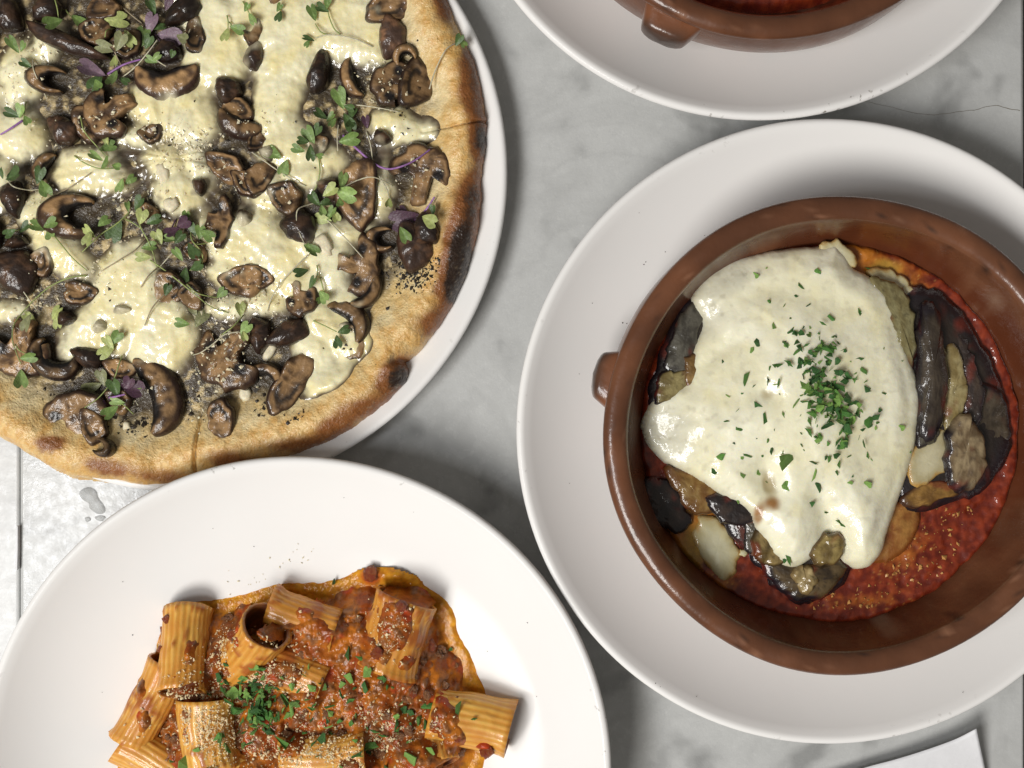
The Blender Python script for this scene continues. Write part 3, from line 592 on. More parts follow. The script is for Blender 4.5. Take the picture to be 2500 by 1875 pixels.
# chunky shavings one can pick out
for i, (px, py, W, H, a) in enumerate([(793, 600, 34, 60, 25), (655, 858, 22, 52, -28), (596, 962, 30, 34, 0), (395, 420, 30, 50, 20), (480, 768, 30, 24, 0), (307, 1040, 20, 20, 0), (420, 500, 34, 34, 30)]):
    x, y = P(px, py, PZ); t8 = np.linspace(0, 2*np.pi, 14, endpoint=False); q = np.random.default_rng(i)
    o = np.c_[np.sign(np.cos(t8))*abs(np.cos(t8))**.7*W/2, np.sign(np.sin(t8))*abs(np.sin(t8))**.7*H/2]*PX*(1+.12*q.normal(size=(14, 1)))
    me = disc_slab(o, .0016, lambda x, y, s: .0004*fbm(x, y, 500, 2, i), lambda x, y, s: np.tile((.78, .68, .38), (len(x), 1)), rings=3, under=.001)
    pz_obj('cheese_shaving', me, M['grain'], (float(x), float(y), lie_z(x, y)+.0004), (0, 0, R(a)))

# ================================================================ microgreens lying on the pizza
LC = {'g': (.155, .235, .065), 'd': (.068, .115, .035), 'y': (.36, .40, .14), 'p': (.085, .040, .062), 'l': (.19, .125, .16), 'o': (.21, .215, .105), 'b': (.24, .34, .11)}
SCOL = {'w': (.50, .46, .33), 'g': (.28, .33, .11), 'v': (.30, .145, .36), 'n': (.30, .24, .15), 'k': (.08, .04, .075)}
def leaf_mesh(L_, col, seed):
    q = np.random.default_rng(seed); nt_, ns = 10, 9
    t, s = np.meshgrid(np.linspace(0, 1, nt_), np.linspace(-1, 1, ns), indexing='ij')
    wv = .46*t**.75*np.sqrt(np.clip(1-np.clip((t-.62)/.42, 0, 1)**2, 0, 1))*(1+.1*q.normal())
    x = t*(1+.10*np.abs(s)**.7*t*t)-.13*np.exp(-(s/.28)**2)*ss(.75, 1, t); y = wv*s
    cup, curl, tw = q.uniform(.1, .7), q.uniform(-.35, .35), q.uniform(-.3, .3)
    z = cup*np.abs(y)**1.3+curl*(x*x-.4*x)+tw*x*y+.03*noise(x*5+seed, y*5)
    V = np.stack([x, y, z], -1).reshape(-1, 3)*L_
    Fc = [(i*ns+j, (i+1)*ns+j, (i+1)*ns+j+1, i*ns+j+1) for i in range(nt_-1) for j in range(ns-1)]
    c = mix(np.array(col)*1.0, np.minimum(np.array(col)*1.7+.02, 1), (.8*np.exp(-(s/.10)**2)*(1-t)+.15*(noise(x*7+seed, y*7)+.5)).clip(0, 1)).reshape(-1, 3)
    return new_mesh('leaf', V, Fc, c)
CR = {'1': (0, 0), '2': (600, 0), '3': (0, 400), '4': (600, 400), '5': (0, 760)}
def cv(c, p): return (CR[c][0]+.2893*p[0], CR[c][1]+.2893*p[1])
def sprig(label, c, stems, leaves):
    """stems: (colour, [(x, y)...]); leaves: (x, y, size, turn, colour); coordinates in enlarged photo crops"""
    allp = [p for s in stems for p in s[1]]+[l[:2] for l in leaves]
    mx, my = P(*cv(c, np.mean(np.array(allp), 0)), PZ+.005); root = thing('microgreen_sprig', label, 'herb', (float(mx), float(my), lie_z(mx, my)), 'microgreens scattered on the pizza')
    rz = root.location.z; top = None
    for si, (sc_, pts) in enumerate(stems):
        w2 = np.array([P(*cv(c, p), PZ+.006) for p in pts]); zs = np.array([lie_z(*p) for p in w2])+.0010
        k = len(zs); zs = np.maximum(zs, np.linspace(zs[0], zs[-1], k)); zs[1:-1] += .0012
        path = crom(np.c_[w2, zs], 8*k)-[float(mx), float(my), rz]
        rd = np.linspace(1.0, .7, len(path))*(.00062 if sc_ == 'v' else .00038)
        V, Fc = tube(path, rd); cc = mix(np.array(SCOL[sc_])*.8, np.array(SCOL[sc_])*1.15, .5+.5*np.sin(np.arange(len(V))*.013))
        obj('stem', new_mesh('stem', V, Fc, cc), M['green'], root)
    for li, (x, y, s, a, col) in enumerate(leaves):
        wx, wy = P(*cv(c, (x, y)), PZ+.006); L_ = s*.2893*PX*.84; ca, sa = math.cos(R(a)), math.sin(R(a))
        bx, by = wx-ca*L_*.55, wy-sa*L_*.55; q = np.random.default_rng(int(x*7+y))
        z = max(lie_z(wx, wy), lie_z(bx, by)*.5+lie_z(wx, wy)*.5)+.0014+.0004*li
        obj('leaf', leaf_mesh(L_, np.array(LC[col])*q.uniform(.85, 1.15), int(x+3*y)), M['green'], root, (float(bx-mx), float(by-my), z-rz), (R(q.uniform(-22, 22)), R(q.uniform(-30, 4)), R(a)))
sprig('green sprig whose leaf hangs over the browned crust, pale stem on the dough', '2', [('w', [(1548, 745), (1600, 590), (1690, 430), (1780, 350)])], [(1800, 330, 130, 60, 'd'), (1830, 340, 100, -60, 'g')])
sprig('thick curved purple stem lying over a mushroom beside the right crust', '2', [('v', [(800, 1110), (930, 1240), (1070, 1360), (1180, 1412), (1300, 1408), (1430, 1350), (1555, 1255)])], [(1000, 1000, 130, 100, 'p'), (870, 1020, 140, -100, 'd')])
sprig('green leaf with straight pale stem beside the largest sliced mushroom near the crust', '2', [('w', [(810, 850), (950, 862), (1120, 888), (1290, 920)])], [(775, 800, 210, 110, 'g'), (860, 880, 120, -20, 'd')])
sprig('sprig with two curved stems on the pale cheese at the top', '2', [('g', [(790, 270), (740, 230), (700, 140), (680, 60)]), ('g', [(690, 275), (625, 255), (575, 180)])], [(555, 90, 160, 110, 'g'), (640, 60, 130, 160, 'd'), (680, 10, 120, 80, 'g')])
sprig('small round-leaved sprig stretched along the cheese above the black mushroom', '2', [('w', [(1060, 370), (900, 310), (700, 280), (570, 300)])], [(520, 310, 120, 160, 'd'), (510, 350, 80, -120, 'g')])
sprig('tiny dark green leaf pair at the top between two cheese pools', '2', [('g', [(280, 40), (275, 90)])], [(270, 120, 110, -110, 'd'), (270, 45, 90, 60, 'g')])
sprig('pale green leaf on a brown mushroom at the top middle', '2', [('g', [(-40, -10), (0, 60), (30, 120)])], [(45, 145, 130, -60, 'b'), (0, 50, 90, 60, 'g')])
sprig('dense dark green leaf clump right of the long cheese pool', '2', [('w', [(760, 1020), (755, 1130), (758, 1250)])], [(610, 940, 150, 150, 'd'), (700, 960, 120, 40, 'g'), (850, 1000, 190, -60, 'd'), (880, 930, 130, 70, 'd'), (720, 1010, 110, -120, 'g')])
sprig('green clump with a long drooping stem over the yellow cheese', '2', [('g', [(600, 1310), (612, 1440), (575, 1560), (510, 1635)])], [(530, 1130, 180, 120, 'g'), (470, 1180, 120, 170, 'd'), (540, 1280, 160, -90, 'd'), (615, 1305, 90, -20, 'g'), (435, 1255, 130, 165, 'g'), (600, 1090, 150, 50, 'd'), (860, 1160, 200, 10, 'g')])
sprig('light green leaf with long white stem crossing to a brown mushroom', '2', [('w', [(0, 1240), (130, 1335), (250, 1420), (380, 1500), (490, 1550)])], [(215, 1280, 190, 150, 'g'), (310, 1400, 160, -110, 'b')])
sprig('thin white stem running down between two sliced mushrooms', '2', [('w', [(1000, 1080), (1040, 1200), (1062, 1350), (1110, 1460), (1180, 1580), (1200, 1660)])], [(1195, 1700, 110, -100, 'y')])
sprig('bright green broad leaves over the tall pale mushroom ring', '4', [('w', [(830, 190), (950, 135), (1080, 112), (1230, 165)])], [(815, 140, 170, 80, 'b'), (850, 255, 220, -20, 'b'), (720, 230, 180, 30, 'y'), (800, 340, 130, -80, 'g')])
sprig('sprig with white stem bent like a hook over a black mushroom cap', '4', [('w', [(620, 295), (520, 325), (440, 375), (422, 450), (440, 560), (500, 700)])], [(560, 280, 150, 130, 'd'), (625, 375, 110, -80, 'b'), (545, 715, 170, -30, 'g'), (650, 310, 120, 20, 'd')])
sprig('very long thin stem trailing down over the cheese from the middle', '4', [('w', [(515, 755), (410, 860), (280, 1000), (200, 1130), (158, 1235)])], [(520, 700, 90, 60, 'g')])
sprig('light green notched leaves left of the pale mushroom ring with slanting stem', '4', [('w', [(660, 450), (780, 565), (870, 660), (985, 790)])], [(630, 450, 170, 170, 'y'), (700, 400, 150, 60, 'g'), (740, 420, 120, -70, 'y')])
sprig('dark purple heart-shaped leaf with purple stem near the right crust', '4', [('v', [(1420, 460), (1520, 375), (1592, 275)])], [(1330, 450, 280, -160, 'p'), (1320, 400, 170, 130, 'p'), (1340, 600, 170, -60, 'g'), (1560, 490, 170, -30, 'y'), (1580, 380, 110, 90, 'd')])
sprig('two dark glossy leaves above the small striped mushroom', '4', [('g', [(590, 850), (600, 900), (580, 960)])], [(450, 910, 150, -160, 'd'), (560, 995, 140, 60, 'd')])
sprig('light green leaf hanging beside the small striped mushroom', '4', [('g', [(615, 950), (635, 1020), (645, 1090)])], [(650, 1120, 160, -50, 'b'), (610, 1140, 100, -140, 'g')])
sprig('pair of dark green leaves on a cheese-covered mushroom near the lower crust', '4', [('g', [(560, 1320), (660, 1365), (760, 1415)])], [(820, 1405, 120, 20, 'd'), (770, 1500, 130, -80, 'd')])
sprig('upright green cluster in the middle left of the pizza with forked stems', '3', [('g', [(1130, 390), (1165, 520), (1225, 640), (1268, 760), (1285, 880)]), ('g', [(1000, 440), (1080, 480), (1150, 530)])], [(1140, 310, 170, 50, 'd'), (1030, 340, 110, 100, 'g'), (1190, 440, 150, 70, 'y'), (930, 550, 220, -120, 'd'), (850, 480, 130, 40, 'g'), (1280, 470, 160, 20, 'd'), (1230, 690, 150, 10, 'g'), (1190, 780, 150, 180, 'y')])
sprig('pale yellow-green leaf over the tall curled mushroom on the left', '3', [('g', [(1040, 385), (940, 490), (800, 590), (650, 730)])], [(735, 570, 170, 140, 'y'), (740, 630, 150, -110, 'y')])
sprig('narrow black-purple leaf in the middle of the pizza', '3', [('k', [(1440, 450), (1400, 540), (1340, 580)])], [(1530, 480, 190, 25, 'p'), (1540, 420, 130, 70, 'g'), (1420, 560, 150, -150, 'p')])
sprig('green leaves with looping stem right of the black-purple leaf', '3', [('g', [(1570, 530), (1610, 640), (1690, 740), (1665, 840), (1560, 885)]), ('g', [(1570, 600), (1640, 670), (1720, 660)])], [(1750, 600, 180, -30, 'g'), (1670, 560, 150, 80, 'g'), (1600, 540, 150, 110, 'd'), (1400, 620, 120, 170, 'b'), (1480, 610, 140, 50, 'd'), (1620, 730, 170, -60, 'd'), (1480, 750, 150, 120, 'g')])
sprig('dark leaves with a long stem pointing to the lower right, centre of the pizza', '3', [('g', [(1230, 800), (1350, 880), (1500, 990), (1650, 1110), (1760, 1200), (1905, 1252)]), ('g', [(1560, 1010), (1660, 1090), (1800, 1120)])], [(1640, 850, 180, 20, 'd'), (1520, 930, 160, -100, 'd'), (1850, 1080, 140, 40, 'g'), (1400, 1060, 120, 70, 'd')])
sprig('greyish curved stem lying on the largest yellow cheese pool', '3', [('n', [(1190, 590), (1120, 710), (990, 805), (830, 890)])], [(1300, 600, 150, 110, 'y')])
sprig('two short bare stems pointing down on the largest yellow cheese pool', '3', [('n', [(1300, 850), (1230, 940), (1160, 1035)]), ('n', [(1380, 1080), (1270, 1210), (1198, 1360)]), ('w', [(1450, 700), (1380, 780), (1310, 850)])], [(1400, 1040, 90, 60, 'd')])
sprig('bright green winged leaf with pale stem on the left cheese strip', '3', [('y' if False else 'g', [(380, 550), (470, 650), (590, 790), (690, 890)])], [(310, 525, 190, 170, 'g'), (430, 505, 170, 20, 'g'), (400, 580, 140, -60, 'b')])
sprig('long looping stem with mealy leaves at the left edge', '3', [('g', [(690, 930), (560, 950), (400, 1020), (270, 1130), (180, 1230), (110, 1350), (95, 1480), (130, 1600), (160, 1690)]), ('w', [(130, 1000), (200, 1120), (275, 1260)]), ('g', [(110, 1520), (150, 1570), (200, 1600)])], [(220, 1340, 180, -110, 'o'), (200, 1290, 140, 140, 'y'), (420, 1250, 150, 60, 'y'), (430, 1320, 150, -80, 'y'), (240, 1635, 170, 5, 'g'), (170, 1820, 190, -80, 'b')])
sprig('crumpled yellow-green leaf with a long stem over the lower cheese', '5', [('g', [(985, 370), (980, 460), (940, 570), (830, 720), (705, 815)])], [(880, 330, 200, -140, 'y'), (960, 220, 160, 50, 'g'), (900, 260, 150, 120, 'y')])
sprig('purple and olive leaves beside the long bent mushroom near the lower crust', '5', [('v', [(850, 732), (950, 722), (1040, 700)])], [(725, 640, 190, -160, 'o'), (820, 560, 170, 100, 'o'), (1110, 650, 240, -20, 'p'), (1080, 610, 160, 60, 'p'), (950, 640, 190, 100, 'd')])
sprig('small bright leaves pointing left above the lower crust', '5', [('g', [(1080, 870), (1040, 800), (1000, 780)])], [(970, 765, 150, 170, 'b'), (920, 850, 170, -140, 'g'), (1170, 640, 80, 10, 'b')])
sprig('white S-shaped stem with pale leaf on the large grain-covered mushroom', '5', [('w', [(2010, 170), (1890, 195), (1790, 275), (1690, 345), (1590, 366)])], [(2060, 150, 150, 60, 'b'), (2060, 210, 110, -70, 'y')])
sprig('mealy leaves right of the largest yellow cheese pool', '3', [('g', [(2025, 1270), (1960, 1370), (1860, 1440)])], [(2010, 1220, 140, 90, 'y'), (1520, 1340, 140, 170, 'g'), (1660, 1300, 190, 60, 'o'), (1600, 1230, 130, 120, 'o')])
sprig('curled green leaves at the top left with stem running off the picture', '1', [('g', [(450, -20), (478, 70), (480, 150)]), ('g', [(490, 30), (530, 80), (560, 110)])], [(440, 200, 190, -150, 'g'), (610, 130, 180, -40, 'g')])
sprig('yellow-green folded leaves at the top of the pizza', '1', [('g', [(910, 190), (890, 250), (870, 300)])], [(930, 140, 240, 10, 'y'), (1080, 310, 180, -60, 'y'), (1170, 270, 190, 80, 'g'), (1220, 320, 150, 60, 'd')])
sprig('flat round olive-grey leaf pair dusted with cheese, top left', '1', [('n', [(950, 420), (965, 470), (980, 520)])], [(870, 380, 210, 170, 'o'), (1010, 340, 200, 60, 'o'), (930, 480, 120, -90, 'y')])
sprig('dusty purple leaf cluster at the top of the pizza', '1', [('k', [(1260, 240), (1290, 280), (1310, 310)]), ('n', [(1150, 150), (1060, 80), (970, 0)])], [(1240, 160, 210, 70, 'l'), (1400, 270, 260, -10, 'l'), (1540, 320, 150, -30, 'o'), (1300, 190, 130, 20, 'd'), (1430, 30, 150, 60, 'p'), (1250, 20, 160, 110, 'd')])
sprig('wide mauve leaf with purple and white stems, upper left of the pizza', '1', [('v', [(850, 580), (1000, 510), (1145, 458)]), ('w', [(960, 625), (1110, 535), (1230, 420), (1312, 320)])], [(730, 560, 260, 160, 'l'), (770, 670, 190, -120, 'd'), (920, 640, 190, -100, 'b'), (830, 720, 130, -60, 'g'), (1010, 650, 120, -30, 'd')])
sprig('little round leaves above the tan crescent mushroom', '1', [('w', [(1290, 480), (1340, 520), (1390, 550)])], [(1270, 500, 120, 160, 'g'), (1320, 480, 110, 30, 'b'), (1460, 450, 90, 60, 'd')])
sprig('forked leaf pair on the upper cheese pool left of the strip', '1', [('g', [(1895, 105), (1910, 160), (1905, 240)]), ('g', [(1915, 160), (1950, 205), (1990, 235)])], [(1900, 290, 160, -100, 'y'), (2000, 235, 160, -20, 'g')])
sprig('green crumbs of leaf in the grated cheese at the left edge', '1', [('w', [(230, 470), (280, 600), (340, 805)])], [(190, 520, 120, 150, 'd'), (80, 350, 180, 120, 'g'), (170, 370, 120, 50, 'g')])
sprig('dark leaf and purple stem at the far left edge', '1', [('v', [(160, 1000), (80, 1070), (-20, 1125)]), ('g', [(170, 830), (175, 900), (165, 980)])], [(70, 940, 170, 160, 'd'), (150, 920, 140, 70, 'b'), (210, 1010, 120, -60, 'g')])
sprig('mealy green leaf with a thin stem bending to the right, left of centre', '1', [('g', [(660, 975), (700, 1100), (790, 1215), (870, 1310)])], [(870, 1220, 170, 20, 'g'), (860, 1170, 110, 100, 'y')])
sprig('wet green leaves at the end of an arched stem, left of centre', '1', [('g', [(600, 1300), (700, 1368), (820, 1412), (935, 1400)])], [(790, 1310, 150, 150, 'b'), (890, 1370, 160, 30, 'g'), (960, 1390, 110, -20, 'g')])
sprig('single light leaf dotted with cheese grains, left of the pale cheese lump', '1', [('n', [(420, 1612), (570, 1558), (745, 1445)])], [(985, 1550, 150, -100, 'b'), (1060, 1500, 120, 40, 'g')])
sprig('broad dark leaves with a white stem at the left edge', '3', [('w', [(20, 120), (110, 190), (200, 203), (290, 190)])], [(90, 90, 210, 10, 'd'), (320, 90, 180, 70, 'd'), (340, 190, 180, -60, 'g'), (0, 60, 130, 90, 'd')])
sprig('small dark leaf pair beside the black cap at the left edge', '3', [('g', [(20, 560), (80, 545), (120, 540)])], [(165, 525, 140, 40, 'd'), (70, 575, 120, -150, 'd')])

# ================================================================ eggplant with tomato sauce and melted cheese, in the clay pot
SZ = POTZ+.0215                          # level of the sauce
D2S = 2500/2212                         # traced on a 2212-pixel view
def D(x, y, z): return P(x*D2S, y*D2S, z)
egg = thing('eggplant_parmigiana', 'eggplant slices in red sauce under melted white cheese, filling the clay pot', 'baked eggplant', (POTX, POTY, POTZ+.008))
def eg_obj(name, mesh, mt, loc=(0, 0, 0), rot=(0, 0, 0)):
    return obj(name, mesh, mt, egg, (float(loc[0])-POTX, float(loc[1])-POTY, float(loc[2])-POTZ-.008), rot)
def elD(X, Y, cx, cy, rx, ry, a=0, z=SZ): return ell(X, Y, cx*D2S, cy*D2S, rx*D2S, ry*D2S, a, z)
def sauce_fn(X, Y):
    rho = np.hypot(X-POTX, Y-POTY); th = np.arctan2(Y-POTY, X-POTX)
    n1 = fbm(X, Y, 70, 3, 41); n2 = fbm(X, Y, 230, 3, 42); n3 = fbm(X, Y, 600, 2, 43)
    edge = .0950+.0022*fbm(np.cos(th)*.1, np.sin(th)*.1, 60, 3, 44)
    z = SZ+.0020*n1+.0007*n2+.0002*n3+.0012*ss(.012, .003, edge-rho)
    z = z-.006*ss(.0035, -.001, edge-rho)
    red = mix((.120, .012, .004), (.25, .034, .009), ss(-.3, .4, n2))
    og = 0
    for cx, cy, rx, ry, s in [(1890, 600, 120, 50, 1.0), (1960, 660, 70, 40, .8), (1850, 540, 60, 30, .8), (1930, 1180, 110, 90, .6), (1850, 1300, 150, 30, .45), (1500, 1090, 70, 60, 1.0), (1490, 1160, 60, 70, 1.0), (1560, 1260, 60, 30, .7)]:
        og = og+s*np.exp(-elD(X, Y, cx, cy, rx, ry)**2*1.2)
    col = mix(red, (.46, .155, .014), ss(.25, 1.0, og+.35*n2)); yl = 0
    for cx, cy, rx, ry in [(1500, 1180, 44, 70), (1480, 1060, 50, 40), (1910, 580, 50, 30)]: yl = yl+np.exp(-elD(X, Y, cx, cy, rx, ry)**2)
    col = mix(col, (.42, .26, .035), .8*ss(.4, 1.0, yl+.3*n2))
    col = mix(col, (.50, .24, .05), .8*ss(.33, .45, n3+.1*n2)*ss(.1, .5, og))
    return z, rho < edge+.0015, col
eg_obj('tomato_sauce', grid('tomato_sauce', POTX-.097, POTX+.097, POTY-.097, POTY+.097, .0008, sauce_fn), M['sauce'])
# sauce baked on to the wall above it (thin film ring, far side)
def slice_obj(name, pts, z, thick, face, skin, tilt=(0, 0), dome=.001, seed=0, skin_w=.16, skin_side=None, wr=1.0):
    "eggplant slice traced as an outline; skin on its edge"
    o = np.array([D(x, y, z) for x, y in pts]); c = o.mean(0); o = crom_closed(o-c, 60)
    o = o*1.06+np.c_[fbm(o[:, 0], o[:, 1], 150, 3, seed), fbm(o[:, 0], o[:, 1], 150, 3, seed+3)]*.0034
    z = SZ+(z-SZ)*.72-.0006; thick = thick*.55
    tx, ty = math.tan(R(tilt[0])), math.tan(R(tilt[1]))
    def zf(x, y, s): return dome*(1-s*s)+tx*x+ty*y+wr*(.0009*fbm(x, y, 90, 2, seed)+.0004*fbm(x*.6, y*1.6, 300, 2, seed+1))
    f1, f2 = np.array(face[0]), np.array(face[1])
    def cf(x, y, s):
        n = fbm(x, y, 150, 2, seed+2); st = fbm(x*2.2, y*.6, 200, 2, seed+4)
        k = ss(1-skin_w-.06, 1-skin_w+.04, s+.05*n)
        if skin_side is not None:
            dxy = (x*math.cos(R(skin_side))+y*math.sin(R(skin_side)))/(np.hypot(x, y)+1e-6); k = k*ss(-.1, .35, dxy)
        c = mix(mix(f1, f2, ss(-.35, .35, n+.5*st)), skin, k)
        c = mix(c, np.array(skin)*.6+.4*f1, .6*ss(.15, .4, fbm(x, y, 420, 2, seed+8)))
        return mix(c, (.17, .020, .008), .6*ss(.28, .55, fbm(x, y, 90, 3, seed+9)+.2*s))       # sauce on the slice
    return eg_obj(name, disc_slab(o, thick, zf, cf, rings=10, under=.004), M['eggplant'], (c[0], c[1], z))
DK = (.010, .006, .009); BRN = ((.055, .032, .014), (.115, .070, .030)); FLE = ((.20, .145, .050), (.33, .27, .125)); GRY = ((.050, .043, .030), (.12, .105, .075)); BLK = ((.014, .009, .008), (.036, .022, .016))
slice_obj('eggplant_slice', [(1950, 640), (2030, 640), (2090, 700), (2140, 790), (2172, 880), (2170, 980), (2120, 1050), (2050, 1075), (1960, 1080), (1900, 900), (1920, 740)], SZ+.0035, .003, ((.012, .008, .006), (.030, .020, .014)), DK, (0, 0), .002, seed=31)
slice_obj('eggplant_slice', [(1540, 1060), (1650, 1080), (1760, 1130), (1840, 1190), (1815, 1255), (1750, 1300), (1690, 1280), (1640, 1220), (1580, 1150)], SZ+.0030, .003, ((.014, .009, .006), (.034, .021, .013)), DK, (0, 0), .002, seed=32)
slice_obj('eggplant_slice', [(1490, 650), (1560, 700), (1560, 850), (1480, 890), (1415, 880), (1408, 830), (1440, 740)], SZ+.0030, .003, ((.014, .010, .008), (.034, .026, .019)), DK, (0, 0), .002, seed=33)
slice_obj('eggplant_slice', [(2120, 830), (2165, 860), (2180, 930), (2160, 1000), (2120, 1040), (2075, 1000), (2070, 920), (2085, 860)], SZ+.004, .003, ((.030, .021, .012), (.07, .052, .032)), DK, (0, 6), seed=1, skin_w=.12)
slice_obj('eggplant_slice', [(2040, 700), (2075, 720), (2105, 780), (2122, 850), (2110, 920), (2080, 900), (2070, 830), (2050, 770)], SZ+.006, .003, ((.022, .013, .010), (.055, .036, .024)), DK, (20, 0), seed=2)
slice_obj('eggplant_slice', [(2050, 750), (2075, 770), (2090, 830), (2082, 890), (2055, 935), (2038, 900), (2036, 830)], SZ+.008, .003, FLE, DK, (10, 0), seed=3, skin_w=.05, skin_side=0)
slice_obj('eggplant_slice', [(1995, 665), (2020, 660), (2035, 700), (2045, 780), (2046, 860), (2030, 930), (2000, 950), (1985, 900), (1990, 800), (1985, 720)], SZ+.010, .005, ((.026, .017, .011), (.062, .046, .030)), DK, (0, 0), .004, seed=4, skin_w=.2)
slice_obj('eggplant_slice', [(1988, 900), (2010, 870), (2032, 900), (2030, 945), (1990, 965)], SZ+.009, .003, GRY, DK, (0, 0), .001, seed=5)
slice_obj('eggplant_slice', [(1890, 600), (1945, 622), (1972, 650), (1982, 700), (1982, 780), (1960, 790), (1930, 720), (1895, 650)], SZ+.010, .003, ((.19, .155, .062), (.27, .24, .115)), DK, (-10, 0), seed=6, skin_w=.10, skin_side=0)
slice_obj('eggplant_slice', [(2070, 905), (2095, 900), (2118, 940), (2132, 1000), (2115, 1050), (2080, 1062), (2052, 1040), (2045, 980), (2052, 930)], SZ+.010, .006, ((.13, .085, .042), (.30, .225, .125)), DK, (0, 8), .002, seed=7, skin_w=.22, skin_side=200, wr=2.2)
slice_obj('eggplant_slice', [(1500, 660), (1520, 690), (1505, 740), (1495, 790), (1480, 820), (1450, 815), (1438, 780), (1455, 720), (1475, 675)], SZ+.006, .003, ((.040, .035, .026), (.100, .092, .070)), DK, (0, 0), seed=8, skin_side=200, skin_w=.10)
slice_obj('eggplant_slice', [(1440, 800), (1475, 800), (1500, 790), (1500, 830), (1460, 870), (1425, 870), (1418, 845)], SZ+.008, .003, ((.15, .11, .035), (.27, .22, .09)), DK, (0, 0), seed=9, skin_side=200, skin_w=.12)
slice_obj('eggplant_slice', [(1480, 775), (1510, 770), (1515, 820), (1485, 835)], SZ+.009, .003, ((.15, .08, .02), (.24, .14, .04)), (.1, .05, .02), seed=10)
slice_obj('eggplant_slice', [(1400, 1040), (1440, 1040), (1480, 1090), (1490, 1130), (1460, 1150), (1410, 1120), (1390, 1075)], SZ+.003, .003, BLK, DK, (0, 0), seed=11)
slice_obj('eggplant_slice', [(1440, 1010), (1500, 1020), (1560, 1065), (1550, 1105), (1510, 1110), (1470, 1080)], SZ+.005, .003, ((.15, .065, .012), (.26, .16, .045)), (.1, .04, .01), (0, 0), seed=12)
slice_obj('eggplant_slice', [(1535, 1075), (1575, 1070), (1630, 1095), (1635, 1125), (1590, 1135), (1545, 1115)], SZ+.008, .004, BLK, DK, (0, 0), seed=13)
slice_obj('eggplant_slice', [(1615, 1110), (1650, 1120), (1660, 1170), (1640, 1205), (1615, 1180), (1605, 1140)], SZ+.006, .003, GRY, DK, seed=14)
slice_obj('eggplant_slice', [(1640, 1150), (1680, 1160), (1700, 1200), (1680, 1225), (1645, 1215), (1625, 1190)], SZ+.008, .005, ((.10, .065, .020), (.27, .19, .07)), (.05, .03, .01), (0, 0), .002, seed=15, wr=2.5)
slice_obj('eggplant_slice', [(1650, 1215), (1720, 1215), (1790, 1210), (1822, 1225), (1810, 1260), (1770, 1290), (1720, 1298), (1685, 1270)], SZ+.005, .004, ((.030, .018, .008), (.10, .065, .026)), DK, (0, 0), .002, seed=16, skin_side=215, skin_w=.2, wr=1.8)
slice_obj('eggplant_slice', [(1715, 1235), (1755, 1225), (1770, 1255), (1745, 1285), (1725, 1270)], SZ+.0085, .004, ((.17, .11, .035), (.42, .32, .15)), (.2, .13, .05), seed=17, wr=3)
slice_obj('eggplant_slice', [(1755, 1180), (1800, 1150), (1830, 1170), (1815, 1205), (1770, 1225)], SZ+.011, .005, ((.13, .085, .022), (.30, .22, .075)), (.1, .06, .02), (0, 0), .002, seed=18, wr=2)
slice_obj('eggplant_slice', [(1955, 1070), (2000, 1045), (2060, 1040), (2075, 1060), (2020, 1085), (1965, 1100)], SZ+.005, .003, ((.13, .06, .010), (.30, .16, .035)), (.05, .02, .01), seed=19)
slice_obj('eggplant_slice', [(1870, 1110), (1960, 1080), (1985, 1110), (1960, 1180), (1910, 1215), (1870, 1190)], SZ+.002, .002, ((.22, .075, .012), (.34, .16, .035)), (.2, .06, .01), seed=20)

# the big sheet of melted cheese
CO = [(1500, 640), (1530, 590), (1580, 560), (1640, 545), (1700, 535), (1780, 528), (1812, 520), (1838, 548), (1850, 575), (1885, 592), (1920, 622), (1950, 680), (1968, 740), (1982, 790), (1998, 850), (1995, 920), (1982, 990), (1966, 1040), (1950, 1090), (1935, 1130),
      (1922, 1165), (1912, 1200), (1890, 1228), (1862, 1234), (1835, 1222), (1812, 1195), (1800, 1168), (1784, 1185), (1760, 1212), (1722, 1232), (1692, 1226), (1665, 1200), (1645, 1165), (1630, 1130), (1612, 1102), (1570, 1082), (1540, 1060), (1500, 1030), (1450, 1005), (1412, 972), (1393, 930),
      (1400, 892), (1422, 858), (1452, 842), (1482, 822), (1488, 790), (1502, 750), (1522, 705), (1512, 675)]
CZ = SZ+.012
cow = np.array([D(x, y, CZ) for x, y in CO]); CC = np.array(D(1725, 880, CZ)); CPOLY = crom_closed(cow, 200)
def sheet(X, Y):
    d = poly_sd(X, Y, CPOLY)
    n1 = fbm(X, Y, 38, 3, 51); n2 = fbm(X, Y, 120, 3, 52)
    d = d+.0008*n2
    edge = np.sqrt(np.clip(1-(1-np.clip(d/.0055, 0, 1))**2, 0, 1))
    dome = .0070*ss(0, .062, d)
    z = SZ+.0030+.0056*edge+.0030*ss(.002, .014, d)+dome+.0018*n1*ss(0, .02, d)+.0003*n2*ss(0, .006, d)
    # folds and dents seen in the sheet
    for cx, cy, rx, ry, a, h in [(1640, 1105, 40, 45, 0, .0030), (1660, 1040, 34, 60, 20, -.0045), (1440, 930, 60, 60, 0, -.0050), (1520, 900, 40, 130, -25, .0022), (1600, 650, 110, 30, 25, -.0022), (1850, 620, 130, 40, -25, .0022),
                                 (1650, 850, 30, 24, 0, -.0025), (1700, 1130, 50, 80, 10, .0026), (1870, 1140, 50, 90, 20, .0026), (1790, 1120, 26, 80, 20, -.0034), (1560, 760, 60, 16, 40, -.0018), (1730, 870, 120, 130, 0, .0022)]:
        z = z+h*np.exp(-elD(X, Y, cx, cy, rx, ry, a, CZ)**2)
    z = np.where(d < .0002, SZ+.0035-.006*ss(.0002, -.0012, d), z)
    return z, d, n1, n2
